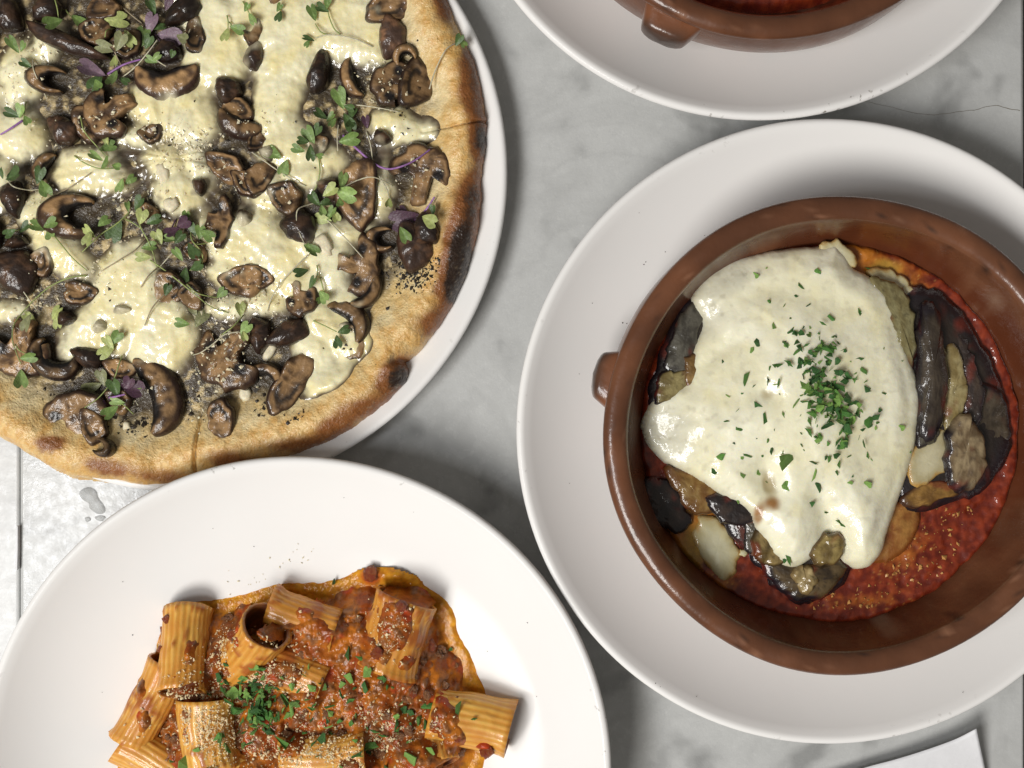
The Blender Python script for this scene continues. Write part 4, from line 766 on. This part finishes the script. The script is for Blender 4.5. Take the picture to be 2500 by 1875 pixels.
def sheet_fn(X, Y):
    z, d, n1, n2 = sheet(X, Y)
    c = mix((.84, .80, .57), (.88, .85, .66), ss(-.3, .3, n1)); c = mix(c, (.84, .77, .46), .5*ss(.05, .45, fbm(X, Y, 55, 3, 53)))
    c = mix(c, (.52, .47, .33), .55*ss(.005, .0, d+.003*n2))
    gl = np.exp(-elD(X, Y, 1440, 940, 70, 80, 0, CZ)**2)+.8*np.exp(-elD(X, Y, 1560, 610, 90, 50, 20, CZ)**2)+.6*np.exp(-elD(X, Y, 1540, 700, 40, 60, 0, CZ)**2)
    c = mix(c, (.60, .58, .46), .8*ss(.2, .9, gl+.35*n2))
    bz = np.exp(-elD(X+.0015*n2, Y, 1638, 1112, 14, 26, 0, CZ)**2)+.9*np.exp(-elD(X, Y+.002*n2, 1668, 1085, 22, 18, 0, CZ)**2)
    c = mix(c, (.33, .14, .025), .95*ss(.3, .9, bz+.2*n2))
    tr = np.exp(-elD(X+.002*n2, Y, 1662, 1045, 20, 42, 15, CZ)**2)+.7*np.exp(-elD(X, Y, 1652, 852, 22, 18, 0, CZ)**2)+.5*np.exp(-elD(X, Y, 1830, 655, 16, 12, 0, CZ)**2)
    c = mix(c, (.36, .27, .11), .8*ss(.35, .9, tr+.25*n2)); c = mix(c, (.46, .42, .30), (.25+.45*np.clip(gl, 0, 1))*ss(.12, .42, fbm(X, Y, 230, 3, 57)))
    return z, d > -.0012, c
eg_obj('melted_cheese', grid('melted_cheese', cow[:, 0].min()-.004, cow[:, 0].max()+.004, cow[:, 1].min()-.004, cow[:, 1].max()+.004, .0007, sheet_fn), M['smooth_cheese'])
def puddle(pts, z, h, seed, c1=(.66, .62, .42), c2=(.56, .49, .27)):
    o = np.array([D(x, y, z) for x, y in pts]); c = o.mean(0); o = crom_closed(o-c, 48); o = o*1.05+np.c_[fbm(o[:, 0], o[:, 1], 170, 3, seed), fbm(o[:, 0], o[:, 1], 170, 3, seed+3)]*.003; z = SZ+(z-SZ)*.7
    eg_obj('cheese_puddle', disc_slab(o, .0009, lambda x, y, s: h*.8*(1-s*s)+.0007*fbm(x, y, 150, 3, seed), lambda x, y, s: mix(mix(c1, c2, ss(.3, .8, s+.2*fbm(x, y, 300, 2, seed))), (.46, .24, .035), .8*ss(.78, 1.0, s+.25*fbm(x, y, 260, 2, seed+2))), rings=9), M['smooth_cheese'], (c[0], c[1], z))
puddle([(1515, 1120), (1545, 1120), (1580, 1160), (1595, 1200), (1585, 1235), (1555, 1250), (1520, 1215), (1500, 1165)], SZ+.0006, .0012, 1)
puddle([(1880, 585), (1930, 585), (1965, 610), (1990, 645), (1980, 690), (1950, 650), (1900, 615)], SZ+.003, .001, 2)
puddle([(1985, 960), (2045, 930), (2050, 1000), (2010, 1040), (1975, 1050), (1965, 1010)], SZ+.007, .001, 3, (.55, .50, .33), (.42, .36, .2))
puddle([(1770, 530), (1812, 516), (1840, 540), (1850, 575), (1800, 575)], SZ+.009, .001, 4)
puddle([(1595, 1190), (1605, 1186), (1612, 1195), (1605, 1203), (1596, 1201)], SZ+.002, .0006, 5)
# seeds and little drops of cheese in the sauce
rg = [(1930, 1190, 60, 60), (1960, 1250, 80, 60), (1830, 1300, 130, 40), (2030, 1180, 80, 90), (2060, 1100, 60, 40), (1880, 1310, 60, 30)]
pp = scatter_px([(a*D2S, b*D2S, c, d) for a, b, c, d in rg], 230, 31); wx, wy = P(pp[:, 0], pp[:, 1], SZ)
SEED = mat('seed', (.52, .27, .085), rough=.3, cvar=.2, cscale=400)
ok = (np.hypot(wx-POTX, wy-POTY) < .088) & (sheet(wx, wy)[1] < -.001); wx, wy = wx[ok], wy[ok]
tag(eg_obj('seed_and_cheese_bits', chip_mesh(len(wx), np.c_[wx, wy, sauce_fn(wx, wy)[0]+.0002], .0003, .0013, .8, 32), SEED), kind='stuff')

# chopped parsley
def flake_mesh(seed):
    q = np.random.default_rng(seed); n = q.integers(4, 7); a = np.sort(q.uniform(0, 2*np.pi, n)); r = q.uniform(.55, 1.1, n); el_ = q.uniform(.35, .9)
    pts = np.c_[np.cos(a)*r, np.sin(a)*r*el_]; V = [(0, 0, q.uniform(-.1, .25))]+[(x, y, q.uniform(-.16, .16)) for x, y in pts]
    V = np.array(V); k = len(V); V = np.vstack([V, V-[0, 0, .10]])
    Fc = [(0, 1+i, 1+(i+1) % n) for i in range(n)]+[(k, k+1+(i+1) % n, k+1+i) for i in range(n)]+[(1+i, k+1+i, k+1+(i+1) % n, 1+(i+1) % n) for i in range(n)]
    base = np.array([(.050, .140, .026), (.080, .190, .036), (.034, .100, .024), (.14, .25, .055)][seed % 4]); c = base*q.uniform(.8, 1.7)*q.uniform(.8, 1.2, (len(V), 1))
    return new_mesh('parsley_flake', V, Fc, c, smooth=False)
FLAKES = [flake_mesh(s) for s in range(28)]
def parsley(label, pts, zfn, loc):
    t = thing('chopped_parsley', label, 'parsley', loc); q = np.random.default_rng(int(len(pts)))
    for (px, py, s, lift) in pts:
        x, y = P(px, py, loc[2]); z = zfn(float(x), float(y))+.0004+lift; k = s*PX*.62
        o = obj('parsley_flake', FLAKES[q.integers(28)], M['green'], t, (float(x)-loc[0], float(y)-loc[1], z-loc[2]), (R(q.uniform(-38, 38)), R(q.uniform(-38, 38)), q.uniform(0, 6.28)))
        o.scale = (k, k*q.uniform(.6, 1), k)
    return t
def szf(x, y):
    z, d, _, _ = sheet(np.array([x]), np.array([y])); return float(z[0]) if d[0] > 0 else float(sauce_fn(np.array([x]), np.array([y]))[0][0])
q = np.random.default_rng(77); pts = []
for i in range(175):                     # the heap in the middle, drawn out towards the lower right
    t = q.random(); cx, cy = 1745+85*t, 760+165*t; pts.append(((cx+q.normal()*33)*D2S, (cy+q.normal()*38)*D2S, q.uniform(14, 33), q.uniform(0, .0024)))
for x, y, s in [(1640, 592, 22), (1772, 583, 26), (1740, 615, 20), (1726, 637, 14), (1752, 658, 14), (1668, 650, 18), (1802, 686, 20), (1862, 674, 26), (1672, 700, 26), (1618, 822, 36), (1660, 815, 44), (1640, 880, 44), (1690, 895, 26), (1580, 912, 26), (1602, 932, 28), (1700, 985, 60), (1672, 972, 34), (1562, 990, 30), (1552, 1022, 26),
                (1606, 1030, 26), (1612, 985, 30), (1768, 945, 26), (1760, 1000, 28), (1765, 1028, 28), (1775, 1050, 30), (1708, 1052, 36), (1882, 985, 20), (1842, 1045, 22), (1880, 1050, 22), (1760, 1095, 26), (1828, 1135, 30), (1796, 1110, 16), (1718, 1212, 38), (1706, 1218, 14), (1912, 885, 22), (1958, 925, 18), (1870, 800, 24), (1880, 842, 22),
                (1862, 772, 26), (1850, 820, 22), (1905, 912, 18), (1920, 850, 16), (1655, 905, 24), (1640, 740, 24), (1630, 755, 20), (1700, 745, 26), (1720, 720, 22), (1735, 712, 26), (1680, 785, 34), (1565, 780, 12), (1575, 855, 14), (1905, 575, 26), (2000, 985, 30), (1605, 1088, 14), (1555, 1118, 16), (1810, 1020, 18), (1790, 990, 24), (1740, 975, 18), (1660, 950, 22), (1590, 960, 16), (1700, 660, 10), (1772, 720, 14)]:
    pts.append((x*D2S, y*D2S, s*1.0, 0))
for i in range(60): pts.append(((1760+q.normal()*95)*D2S, (870+q.normal()*105)*D2S, q.uniform(5, 15), 0))
parsley('chopped green parsley sprinkled on the melted cheese in the clay pot', pts, szf, (*(float(v) for v in D(1790, 850, SZ+.02)), SZ+.02))

# the second pot: only a sliver of its sauce shows
def sauce2_fn(X, Y):
    rho = np.hypot(X-P2X, Y-P2Y); n2 = fbm(X, Y, 230, 3, 62); z = POTZ+.0215+.001*n2+.0012*fbm(X, Y, 70, 3, 61)-.004*ss(.086, .093, rho)
    return z, rho < .0945, mix((.20, .018, .007), (.36, .050, .012), ss(-.3, .4, n2))
tag(obj('tomato_sauce', grid('tomato_sauce', P2X-.098, P2X+.098, P2Y-.098, P2Y+.098, .0016, sauce2_fn), M['sauce']), 'red sauce just visible inside the clay pot at the top edge', 'sauce')

# ================================================================ rigatoni in meat sauce
FZ = .0124                               # floor of the pasta plate
SO = [(300, 1800), (330, 1700), (372, 1620), (392, 1540), (420, 1490), (470, 1466), (510, 1459), (581, 1450), (653, 1428), (706, 1419), (760, 1417), (782, 1419), (830, 1408), (866, 1394), (906, 1379), (968, 1383), (1009, 1397), (1050, 1425), (1083, 1450), (1114, 1490), (1124, 1537), (1155, 1593), (1170, 1639), (1195, 1695), (1205, 1760), (1195, 1830), (1182, 1875),
      (1160, 1950), (1080, 2050), (900, 2130), (700, 2150), (500, 2110), (360, 2030), (290, 1920)]
sow = np.array([P(x, y, FZ) for x, y in SO]); SCN = np.array(P(740, 1780, FZ)); SRAD = Radial(crom_closed(sow, 240), SCN)
PCX, PCY = (float(v) for v in P(721, 1888, .041)); PRI = 773*(CAM_H-.041)/F-.0042
def plate_rise(x, y): return (.041-.012-.0006)*(np.hypot(np.asarray(x)-PCX, np.asarray(y)-PCY)/PRI)**4.8
def meat_fn(X, Y):
    r, rho, th = SRAD(X, Y); n1 = fbm(X, Y, 85, 3, 71); n2 = fbm(X, Y, 260, 3, 72); n3 = fbm(X, Y, 600, 2, 73)
    d = r-rho+.0012*n1+.0005*n2
    film = ss(0, .0045, d)
    n3 = n3*ss(.004, .012, d); lump = np.abs(n1)*.006+np.clip(n2, -.1, 1)*.0042+n3*.0010
    body = ss(.007, .022, d)
    z = FZ-.0003+.0010*film+body*(.0055+lump)+ss(.010, .034, d)*.0125
    z = np.where(d < 0, FZ-.0007, z)+plate_rise(X, Y)*ss(.03, .0, d)
    oil = mix((.46, .165, .008), (.60, .270, .016), ss(-.3, .3, n2)); sauce = mix((.26, .052, .005), (.46, .135, .010), ss(-.3, .4, n1+.5*n2)); meat = mix((.11, .042, .018), (.22, .098, .042), ss(-.3, .4, n3+n2))
    c = mix(oil, sauce, ss(.005, .016, d+.004*n1)); c = mix(c, meat, .85*ss(.05, .30, n2+.5*n3+.2*body-.12)*ss(.006, .014, d))
    tm = np.exp(-ell(X, Y, 905, 1408, 32, 26)**2)+.7*np.exp(-ell(X, Y, 1100, 1620, 20, 40)**2)
    c = mix(c, (.33, .035, .012), .8*ss(.3, .8, tm+.2*n2)); z = z+.004*np.exp(-ell(X, Y, 905, 1408, 26, 22)**2)+.005*np.exp(-ell(X, Y, 970, 1405, 34, 24)**2)
    return z, d > -.0006, c
sauce_t = thing('meat_sauce', 'brown red meat sauce with orange oil at its edge, around the rigatoni', 'sauce', (float(SCN[0]), float(SCN[1]), FZ))
ms_obj = lambda name, mesh, mt, loc=(0, 0, 0), rot=(0, 0, 0): obj(name, mesh, mt, sauce_t, (float(loc[0])-float(SCN[0]), float(loc[1])-float(SCN[1]), float(loc[2])-FZ), rot)
ylo = P(0, 1990, FZ)[1]
ms_obj('sauce_pool', grid('sauce_pool', sow[:, 0].min()-.003, sow[:, 0].max()+.003, ylo, sow[:, 1].max()+.003, .0008, meat_fn), M['ragu'])
TUBES = []
def rigatoni(label, px, py, z, az, el_, L_, r, sauce, seed, squash=.9, tint=1.0):
    sauce = sauce-.02; q = np.random.default_rng(seed); z = z-.0022; x0, y0 = P(px, py, z); na, nl = 96, 16
    a = np.linspace(0, 2*np.pi, na, endpoint=False); t = np.linspace(-.5, .5, nl); T, A = np.meshgrid(t, a, indexing='ij')
    bend = q.uniform(-.09, .09); sd = seed*1.7
    def shell(rad, ridge):
        rr = rad*(1+ridge*np.cos(24*A))*(1+.05*np.cos(2*A+sd)+.05*noise(T*3+sd, np.cos(A)*1.2, np.sin(A)*1.2))
        rr = rr*(1+.06*np.abs(2*T)**4)
        X = T*L_+.10*rad*np.cos(A+sd)*2*np.abs(T); Y = rr*np.cos(A)+bend*L_*(4*T*T-1)*.5; Z = rr*np.sin(A)*squash
        return np.stack([X, Y, Z], -1)
    o, i = shell(r, .016).reshape(-1, 3), shell(r-.0015, .0)[::-1].reshape(-1, 3)
    V = np.vstack([o, i]); m2 = 2*nl
    Q = [(k*na+j, k*na+(j+1) % na, ((k+1) % m2)*na+(j+1) % na, ((k+1) % m2)*na+j) for k in range(m2) for j in range(na)]
    n = fbm(V[:, 0]+.1*seed, V[:, 1]+V[:, 2], 95, 3, sd); n2 = fbm(V[:, 0], V[:, 1]-V[:, 2], 330, 3, sd+2); rg = np.tile(np.cos(24*A).ravel(), 2)
    c = mix((.72, .37, .050), (.84, .53, .125), ss(-1.0, 1.0, rg+.3*n2)); c = mix(c, (.56, .19, .016), ss(.55, -.35, n-sauce*.6+.08+.06*rg)*.70)
    c = mix(c, (.40, .115, .015), ss(.16, .38, n+.45*n2+sauce*.50-.14)); pass
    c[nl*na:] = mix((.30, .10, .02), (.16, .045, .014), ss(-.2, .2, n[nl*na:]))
    # a skin of sauce thickens the tube where it sticks
    sk = ss(.16, .38, n+.45*n2+sauce*.50-.14); nrm = V.copy(); nrm[:, 0] = 0; nrm /= np.linalg.norm(nrm, axis=1)[:, None]+1e-9
    V[:nl*na] += (nrm*(sk*.0009)[:, None])[:nl*na]
    V[:nl*na] += nrm[:nl*na]*(.0012*fbm(V[:, 0]+.1*seed, V[:, 1]-V[:, 2], 60, 1, sd+5))[:nl*na, None]
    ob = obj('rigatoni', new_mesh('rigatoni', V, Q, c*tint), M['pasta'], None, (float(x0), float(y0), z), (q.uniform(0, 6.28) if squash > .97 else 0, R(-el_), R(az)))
    tag(ob, label, 'pasta', 'rigatoni piled on the pasta plate')
    TUBES.append((float(x0), float(y0), z, R(az), R(el_), L_, r, squash)); return ob
rigatoni('upright ridged rigatoni at the upper left of the pile, open end facing down', 452, 1588, .0300, -88, 24, .0420, .0113, .20, 1)
rigatoni('long orange rigatoni leaning at the left edge of the pile', 368, 1712, .0250, -117, 4, .0430, .0112, .30, 2)
rigatoni('rigatoni at the lower left, cut by the bottom edge of the picture', 385, 1866, .0262, -34, 3, .0420, .0110, .12, 3)
rigatoni('broad rigatoni dusted with grated cheese left of the parsley heap', 515, 1786, .0335, -83, 2, .0330, .0132, .15, 4, .85)
rigatoni('tilted rigatoni with its wide mouth turned up, top of the pile', 604, 1582, .0318, 48, 30, .0400, .0128, .40, 5, .92)
rigatoni('rigatoni half sunk in sauce behind the wide-mouthed one', 742, 1512, .0262, -20, 6, .0360, .0110, .55, 6)
rigatoni('large sauce-smeared rigatoni at the upper right of the pile', 966, 1548, .0308, -106, 5, .0370, .0142, .55, 7, .84)
rigatoni('pale ridged rigatoni sticking out at the right edge of the pile', 1152, 1762, .0268, -11, 2, .0400, .0128, .10, 8, .9)
rigatoni('torn rigatoni edge standing up beside the right-hand rigatoni', 1062, 1790, .0270, -76, 26, .0300, .0100, .35, 9, .7)
rigatoni('rigatoni under grated cheese at the bottom middle of the picture', 790, 1846, .0335, 3, 2, .0420, .0125, .15, 10, .86)
rigatoni('rigatoni buried in crumbly sauce above the parsley heap', 690, 1642, .0302, -18, 4, .0430, .0115, .62, 11, .85)
rigatoni('dark rigatoni deep in the sauce right of the middle', 880, 1722, .0240, -72, 10, .0360, .0110, .70, 12)
rigatoni('sauce-covered rigatoni at the bottom edge, right of the middle', 968, 1880, .0290, 25, 4, .0400, .0118, .60, 13)
rigatoni('rigatoni cut by the bottom edge below the parsley heap', 610, 1905, .0310, -20, 4, .0400, .0118, .35, 14)
def pile_z(x, y):
    x, y = np.atleast_1d(np.asarray(x, float)), np.atleast_1d(np.asarray(y, float)); z = meat_fn(x, y)[0]
    for tx, ty, tz, az, el_, L_, r, sq in TUBES:
        u = (x-tx)*math.cos(az)+(y-ty)*math.sin(az); v = -(x-tx)*math.sin(az)+(y-ty)*math.cos(az)
        ok = (np.abs(u) < L_*.5*math.cos(el_)) & (np.abs(v) < r*.96)
        z = np.where(ok, np.maximum(z, tz+u*math.tan(el_)+sq*np.sqrt(np.clip(r*r-v*v, 0, None))), z)
    return z
# spoonfuls of the sauce draped over the tubes
DOL = [(966, 1525, 50, 66), (990, 1470, 66, 34), (1046, 1570, 26, 66), (850, 1590, 84, 74), (770, 1560, 70, 60), (690, 1632, 74, 36), (575, 1515, 34, 30), (486, 1668, 50, 28), (860, 1700, 110, 70), (760, 1735, 90, 56), (940, 1780, 84, 60), (1066, 1740, 46, 66), (1085, 1660, 46, 60),
       (640, 1780, 60, 80), (710, 1815, 50, 30), (1010, 1850, 90, 50), (398, 1560, 18, 44), (870, 1480, 66, 40), (1184, 1826, 26, 26), (455, 1765, 30, 70), (430, 1640, 60, 14), (745, 1500, 40, 26), (1110, 1800, 36, 50), (352, 1760, 26, 50), (880, 1870, 60, 40), (440, 1850, 36, 30), (640, 1870, 60, 40), (600, 1560, 40, 26), (545, 1640, 44, 30), (925, 1590, 40, 30), (1010, 1610, 40, 30), (700, 1530, 50, 20), (345, 1690, 20, 40), (1090, 1760, 40, 60), (470, 1590, 20, 40)]
def blur(z, n):
    for _ in range(n):
        z = (np.pad(z, ((1, 1), (0, 0)), 'edge')[:-2]+z+np.pad(z, ((1, 1), (0, 0)), 'edge')[2:])/3; q_ = np.pad(z, ((0, 0), (1, 1)), 'edge'); z = (q_[:, :-2]+z+q_[:, 2:])/3
    return z
def dol_field(X, Y):
    n1 = fbm(X, Y, 110, 3, 81); xx, yy = X+.0028*n1, Y+.0028*fbm(X, Y, 110, 3, 82); f = np.full(np.shape(X), -9.0)
    for cx, cy, rx, ry in DOL: f = np.maximum(f, (1-ell(xx, yy, cx, cy, rx*1.08, ry*1.08, 0, .032))*min(rx, ry)/40)
    return f
def dol_fn(X, Y):
    f = dol_field(X, Y); n2 = fbm(X, Y, 170, 3, 83); n3 = fbm(X, Y, 480, 2, 84); th_ = ss(-.05, .55, f)
    z = blur(pile_z(X.ravel(), Y.ravel()).reshape(X.shape), 5)-.0016+.0036*th_+.0026*np.clip(n2+.1, 0, 1)*th_+.0010*n3*th_
    c = mix((.26, .052, .005), (.47, .145, .012), ss(-.3, .35, fbm(X, Y, 75, 3, 85)+.4*n2)); c = mix(c, mix((.15, .055, .020), (.30, .130, .050), ss(-.2, .4, n3)), .85*ss(.02, .25, n2+.15*n3))
    c = mix(c, (.42, .050, .010), .85*ss(.22, .42, fbm(X, Y, 95, 2, 87))); r, rho, th = SRAD(X, Y)
    for cx, cy, rr in [(1184, 1826, 40), (398, 1548, 34)]: c = mix(c, (.42, .045, .010), .8*ss(1.0, .5, ell(X, Y, cx, cy, rr, rr, 0, .030)))
    return z, (f > -.05), c
x0, x1 = P(300, 0, .03)[0], P(1230, 0, .03)[0]; y0, y1 = P(0, 1960, .03)[1], P(0, 1390, .03)[1]
ms_obj('sauce_spoonful', grid('sauce_spoonful', x0, x1, y0, y1, .0007, dol_fn), M['ragu'])
_pz = pile_z
def pile_z(x, y): return _pz(x, y)+.0022*ss(-.05, .55, dol_field(np.atleast_1d(np.asarray(x, float)), np.atleast_1d(np.asarray(y, float))))
# minced meat crumbles and tomato bits
def crumble_mesh(seed, meat):
    q = np.random.default_rng(seed); n, m = 18, 11; V = []
    for i in range(m):
        ph = np.pi*(i+.5)/m
        for j in range(n): th = 2*np.pi*j/n; V.append((math.sin(ph)*math.cos(th), math.sin(ph)*math.sin(th), math.cos(ph)))
    V = np.array(V+[(0, 0, 1), (0, 0, -1)]); s = 1+.45*noise(V[:, 0]*1.6+seed*3, V[:, 1]*1.6, V[:, 2]*1.6)+.28*noise(V[:, 0]*3.2+seed, V[:, 1]*3.2, V[:, 2]*3.2)
    k = n*m; Fc = [(i*n+j, (i+1)*n+j, (i+1)*n+(j+1) % n, i*n+(j+1) % n) for i in range(m-1) for j in range(n)]+[(k, j, (j+1) % n) for j in range(n)]+[(k+1, (m-1)*n+(j+1) % n, (m-1)*n+j) for j in range(n)]
    nn = noise(V[:, 0]*3+seed, V[:, 1]*3, V[:, 2]*3)
    c = mix((.27, .10, .038), (.46, .21, .085), ss(-.3, .4, nn)) if meat else mix((.36, .045, .010), (.44, .11, .018), ss(-.3, .4, nn))
    return new_mesh('crumble', V*s[:, None]*[1, .85, .6], Fc, c)
CM = [crumble_mesh(s, True) for s in range(9)]; CT = [crumble_mesh(s+20, False) for s in range(4)]
q = np.random.default_rng(17)
spots = [(968, 1402, 52), (1010, 1420, 40), (1085, 1480, 34), (1092, 1530, 36), (1105, 1640, 44), (1075, 1600, 44), (1080, 1680, 50), (1065, 1750, 60), (1085, 1790, 56), (1120, 1720, 34), (800, 1500, 60), (780, 1560, 64), (830, 1590, 44), (740, 1590, 54), (850, 1530, 34), (560, 1470, 40), (600, 1460, 36), (640, 1455, 34), (545, 1520, 40),
         (720, 1690, 56), (770, 1700, 60), (800, 1740, 60), (740, 1740, 50), (700, 1790, 60), (650, 1700, 40), (840, 1790, 54), (900, 1780, 56), (950, 1740, 50), (980, 1790, 60), (930, 1830, 60), (1000, 1850, 54), (1060, 1850, 50), (870, 1850, 44), (1120, 1850, 50), (1010, 1680, 40), (950, 1690, 36), (480, 1700, 40), (470, 1680, 34), (430, 1800, 36), (600, 1780, 44), (640, 1830, 50), (840, 1660, 50), (880, 1640, 40)]
spots = [(a, b, s*.62) for a, b, s in spots]+[(a+q.normal()*20, b+q.normal()*20, s*.5) for a, b, s in spots]
for i in range(90):
    a, b = 560+q.random()*580, 1440+q.random()*440
    if SRAD(*P(a, b, FZ))[0]-SRAD(*P(a, b, FZ))[1] > .012: spots.append((a, b, q.uniform(12, 24)))
spots = [t for t in spots if SRAD(*P(t[0], t[1], .020))[0]-SRAD(*P(t[0], t[1], .020))[1] > .0105]
for i, (px, py, s) in enumerate(spots):
    x, y = P(px, py, .028); zb = float(meat_fn(np.array([x]), np.array([y]))[0][0]); zt = float(pile_z(x, y)[0])
    on = zt-zb > .0062
    if on and (s > 20 or i % 3): continue
    k = s*PX/2*(.55 if on and s < 36 else 1.0); z = (zt+.0002 if on else zb+k*.15)
    o = ms_obj('meat_crumble', CM[i % 9], M['meat'], (float(x), float(y), z), (q.uniform(-.5, .5), q.uniform(-.5, .5), q.uniform(0, 6.28))); o.scale = (k, k, k)
for px, py, s, lift in [(900, 1408, 54, .001), (388, 1548, 36, .006), (410, 1510, 30, .008), (1188, 1826, 46, .003), (985, 1470, 40, 0), (1048, 1580, 44, .002), (930, 1580, 44, 0), (1120, 1790, 30, 0), (580, 1540, 36, 0), (400, 1580, 26, .004), (880, 1690, 24, .001), (1010, 1690, 26, .001)]:
    x, y = P(px, py, .028); k = s*PX/2*.75
    o = ms_obj('tomato_piece', CT[int(px) % 4], M['meat'], (float(x), float(y), float(pile_z(x, y)[0])+lift*.3-k*.15), (0, 0, px)); o.scale = (k, k, k*.8)
# grated cheese on the pasta
rg = [(515, 1780, 80, 90, 17000), (600, 1640, 70, 60, 6500), (560, 1590, 40, 60, 4500), (680, 1640, 80, 50, 5000), (790, 1840, 80, 50, 10000), (640, 1830, 60, 50, 4000), (930, 1790, 70, 60, 9000), (960, 1540, 60, 70, 3500), (760, 1760, 90, 80, 4500), (460, 1650, 60, 60, 2500), (400, 1760, 60, 80, 1800), (850, 1700, 90, 90, 3000), (1060, 1760, 50, 60, 1500), (480, 1700, 50, 40, 2500), (700, 1560, 60, 50, 1500)]
pp = scatter_px(rg, 6500, 41); wx, wy = P(pp[:, 0], pp[:, 1], .034)
tag(ms_obj('grated_cheese', chip_mesh(len(wx), np.c_[wx, wy, pile_z(wx, wy)+.0002], .00018, .00080, .6, 42), M['grain_warm']), kind='stuff')
# loose grains on the plate itself
pp = scatter_px([(730, 1360, 70, 30), (600, 1420, 60, 30)], 26, 43); wx, wy = P(pp[:, 0], pp[:, 1], FZ+.003)
tag(ms_obj('loose_grain', chip_mesh(len(wx), np.c_[wx, wy, FZ+.0001+plate_rise(wx, wy)], .0003, .0008, .7, 44), M['grain']), kind='stuff')
pts = []; q = np.random.default_rng(88)
for i in range(120): pts.append((628+q.normal()*34, 1722+q.normal()*42, q.uniform(14, 34), q.uniform(0, .003)))
for i in range(70): pts.append((800+q.normal()*150, 1755+q.normal()*70, q.uniform(10, 32), q.uniform(0, .0012)))
for x, y, s in [(800, 1440, 30), (1122, 1736, 44), (940, 1642, 30), (880, 1610, 34), (900, 1630, 30), (850, 1598, 34), (555, 1625, 26), (535, 1652, 36), (548, 1662, 34), (582, 1668, 34), (642, 1628, 26), (690, 1645, 24), (700, 1560, 18), (545, 1790, 44), (562, 1822, 40), (490, 1822, 22), (470, 1868, 60), (520, 1870, 46), (730, 1715, 40), (712, 1735, 40), (690, 1810, 50), (1010, 1850, 50), (990, 1820, 34), (1040, 1730, 30), (1000, 1745, 34), (985, 1715, 36), (1022, 1760, 26), (1095, 1606, 14), (890, 1680, 40), (850, 1650, 36), (900, 1820, 44), (790, 1805, 44)]:
    pts.append((x, y, s, .0003))
parsley('chopped green parsley heaped and scattered over the rigatoni', pts, lambda x, y: float(pile_z(x, y)[0])+.0005, (*(float(v) for v in P(700, 1740, .036)), .036))

# ================================================================ paper, spilled water, slip in the table gap
def sheet_paper(label, nu=40, nv=26):
    "corner of a paper sheet, its upper edge curling off the table"
    top = crom([(1900, 1938), (2106, 1876), (2180, 1856), (2252, 1834), (2330, 1806), (2384, 1779)], nu); V = []
    for v in np.linspace(0, 1, nv):
        for i, (x, y) in enumerate(top):
            u = i/(nu-1); z = .0006+.0105*(1-v)**2.2*(.55+.45*u)+.004*u**6*(1-v)**3
            bx, by = x+v*(60 if u > .5 else 60), y+v*280+0*x
            wx, wy = P(bx, by, z); V.append((float(wx), float(wy), z))
    V = np.array(V); n = len(V); V = np.vstack([V, V-[0, 0, .00022]])
    Fc = [(j*nu+i, (j+1)*nu+i, (j+1)*nu+i+1, j*nu+i+1) for j in range(nv-1) for i in range(nu-1)]
    Fc += [tuple(n+k for k in reversed(f)) for f in Fc]
    bd = [i for i in range(nu)]+[j*nu+nu-1 for j in range(1, nv)]+[(nv-1)*nu+i for i in range(nu-2, -1, -1)]+[j*nu for j in range(nv-2, 0, -1)]
    Fc += [(bd[k], bd[(k+1) % len(bd)], n+bd[(k+1) % len(bd)], n+bd[k]) for k in range(len(bd))]
    tag(obj('paper_sheet', new_mesh('paper_sheet', V, Fc), M['paper']), label, 'paper')
sheet_paper('corner of a white paper sheet curling up at the lower right')
def spill(pts, h, parent, name='water_drop'):
    o = np.array([P(x, y, 0) for x, y in pts]); c = o.mean(0); o = crom_closed(o-c, 40)
    V, Fc = [], []; R_ = 6; m = 40; V.append((0, 0, h))
    for k in range(1, R_+1):
        t = k/R_
        for p in o: V.append((p[0]*t, p[1]*t, h*math.sqrt(max(0, 1-t**4))+.00005))
    for p in o: V.append((p[0], p[1], -.0003))
    V.append((0, 0, -.0003)); Fc += [(0, 1+j, 1+(j+1) % m) for j in range(m)]
    for k in range(R_): a = 1+k*m; Fc += [(a+j, a+m+j, a+m+(j+1) % m, a+(j+1) % m) for j in range(m)]
    a = 1+R_*m; Fc += [(a+m, a+(j+1) % m, a+j) for j in range(m)]
    return obj(name, new_mesh(name, V, Fc), M['water'], parent, (float(c[0])-parent.location.x, float(c[1])-parent.location.y, .0003))
wt = thing('water_spill', 'small puddle of clear water on the marble between pizza and pasta plate', 'water', (*(float(v) for v in P(225, 1220)), 0))
spill([(205, 1192), (222, 1190), (236, 1200), (240, 1215), (250, 1228), (257, 1240), (255, 1252), (240, 1255), (228, 1248), (219, 1240), (217, 1228), (205, 1222), (195, 1210), (195, 1200)], .0009, wt)
spill([(232, 1262), (246, 1258), (258, 1262), (250, 1272), (238, 1270)], .0006, wt)
spill([(208, 1264), (218, 1262), (222, 1270), (212, 1274)], .0005, wt)
sl = np.array([P(x, y, .0) for x, y in [(46.5, 1282), (45, 1330), (42, 1388), (47.0, 1390), (48.3, 1340), (48.3, 1284)]])
V = np.vstack([np.c_[sl, np.full(6, .0028)], np.c_[sl, np.full(6, -.012)]])
tag(obj('paper_slip', new_mesh('paper_slip', V, [tuple(range(6)), tuple(range(11, 5, -1))]+[(i, 6+i, 6+(i+1) % 6, (i+1) % 6) for i in range(6)], smooth=False), M['paper']), 'thin white paper slip stuck in the gap between the two tables', 'paper')
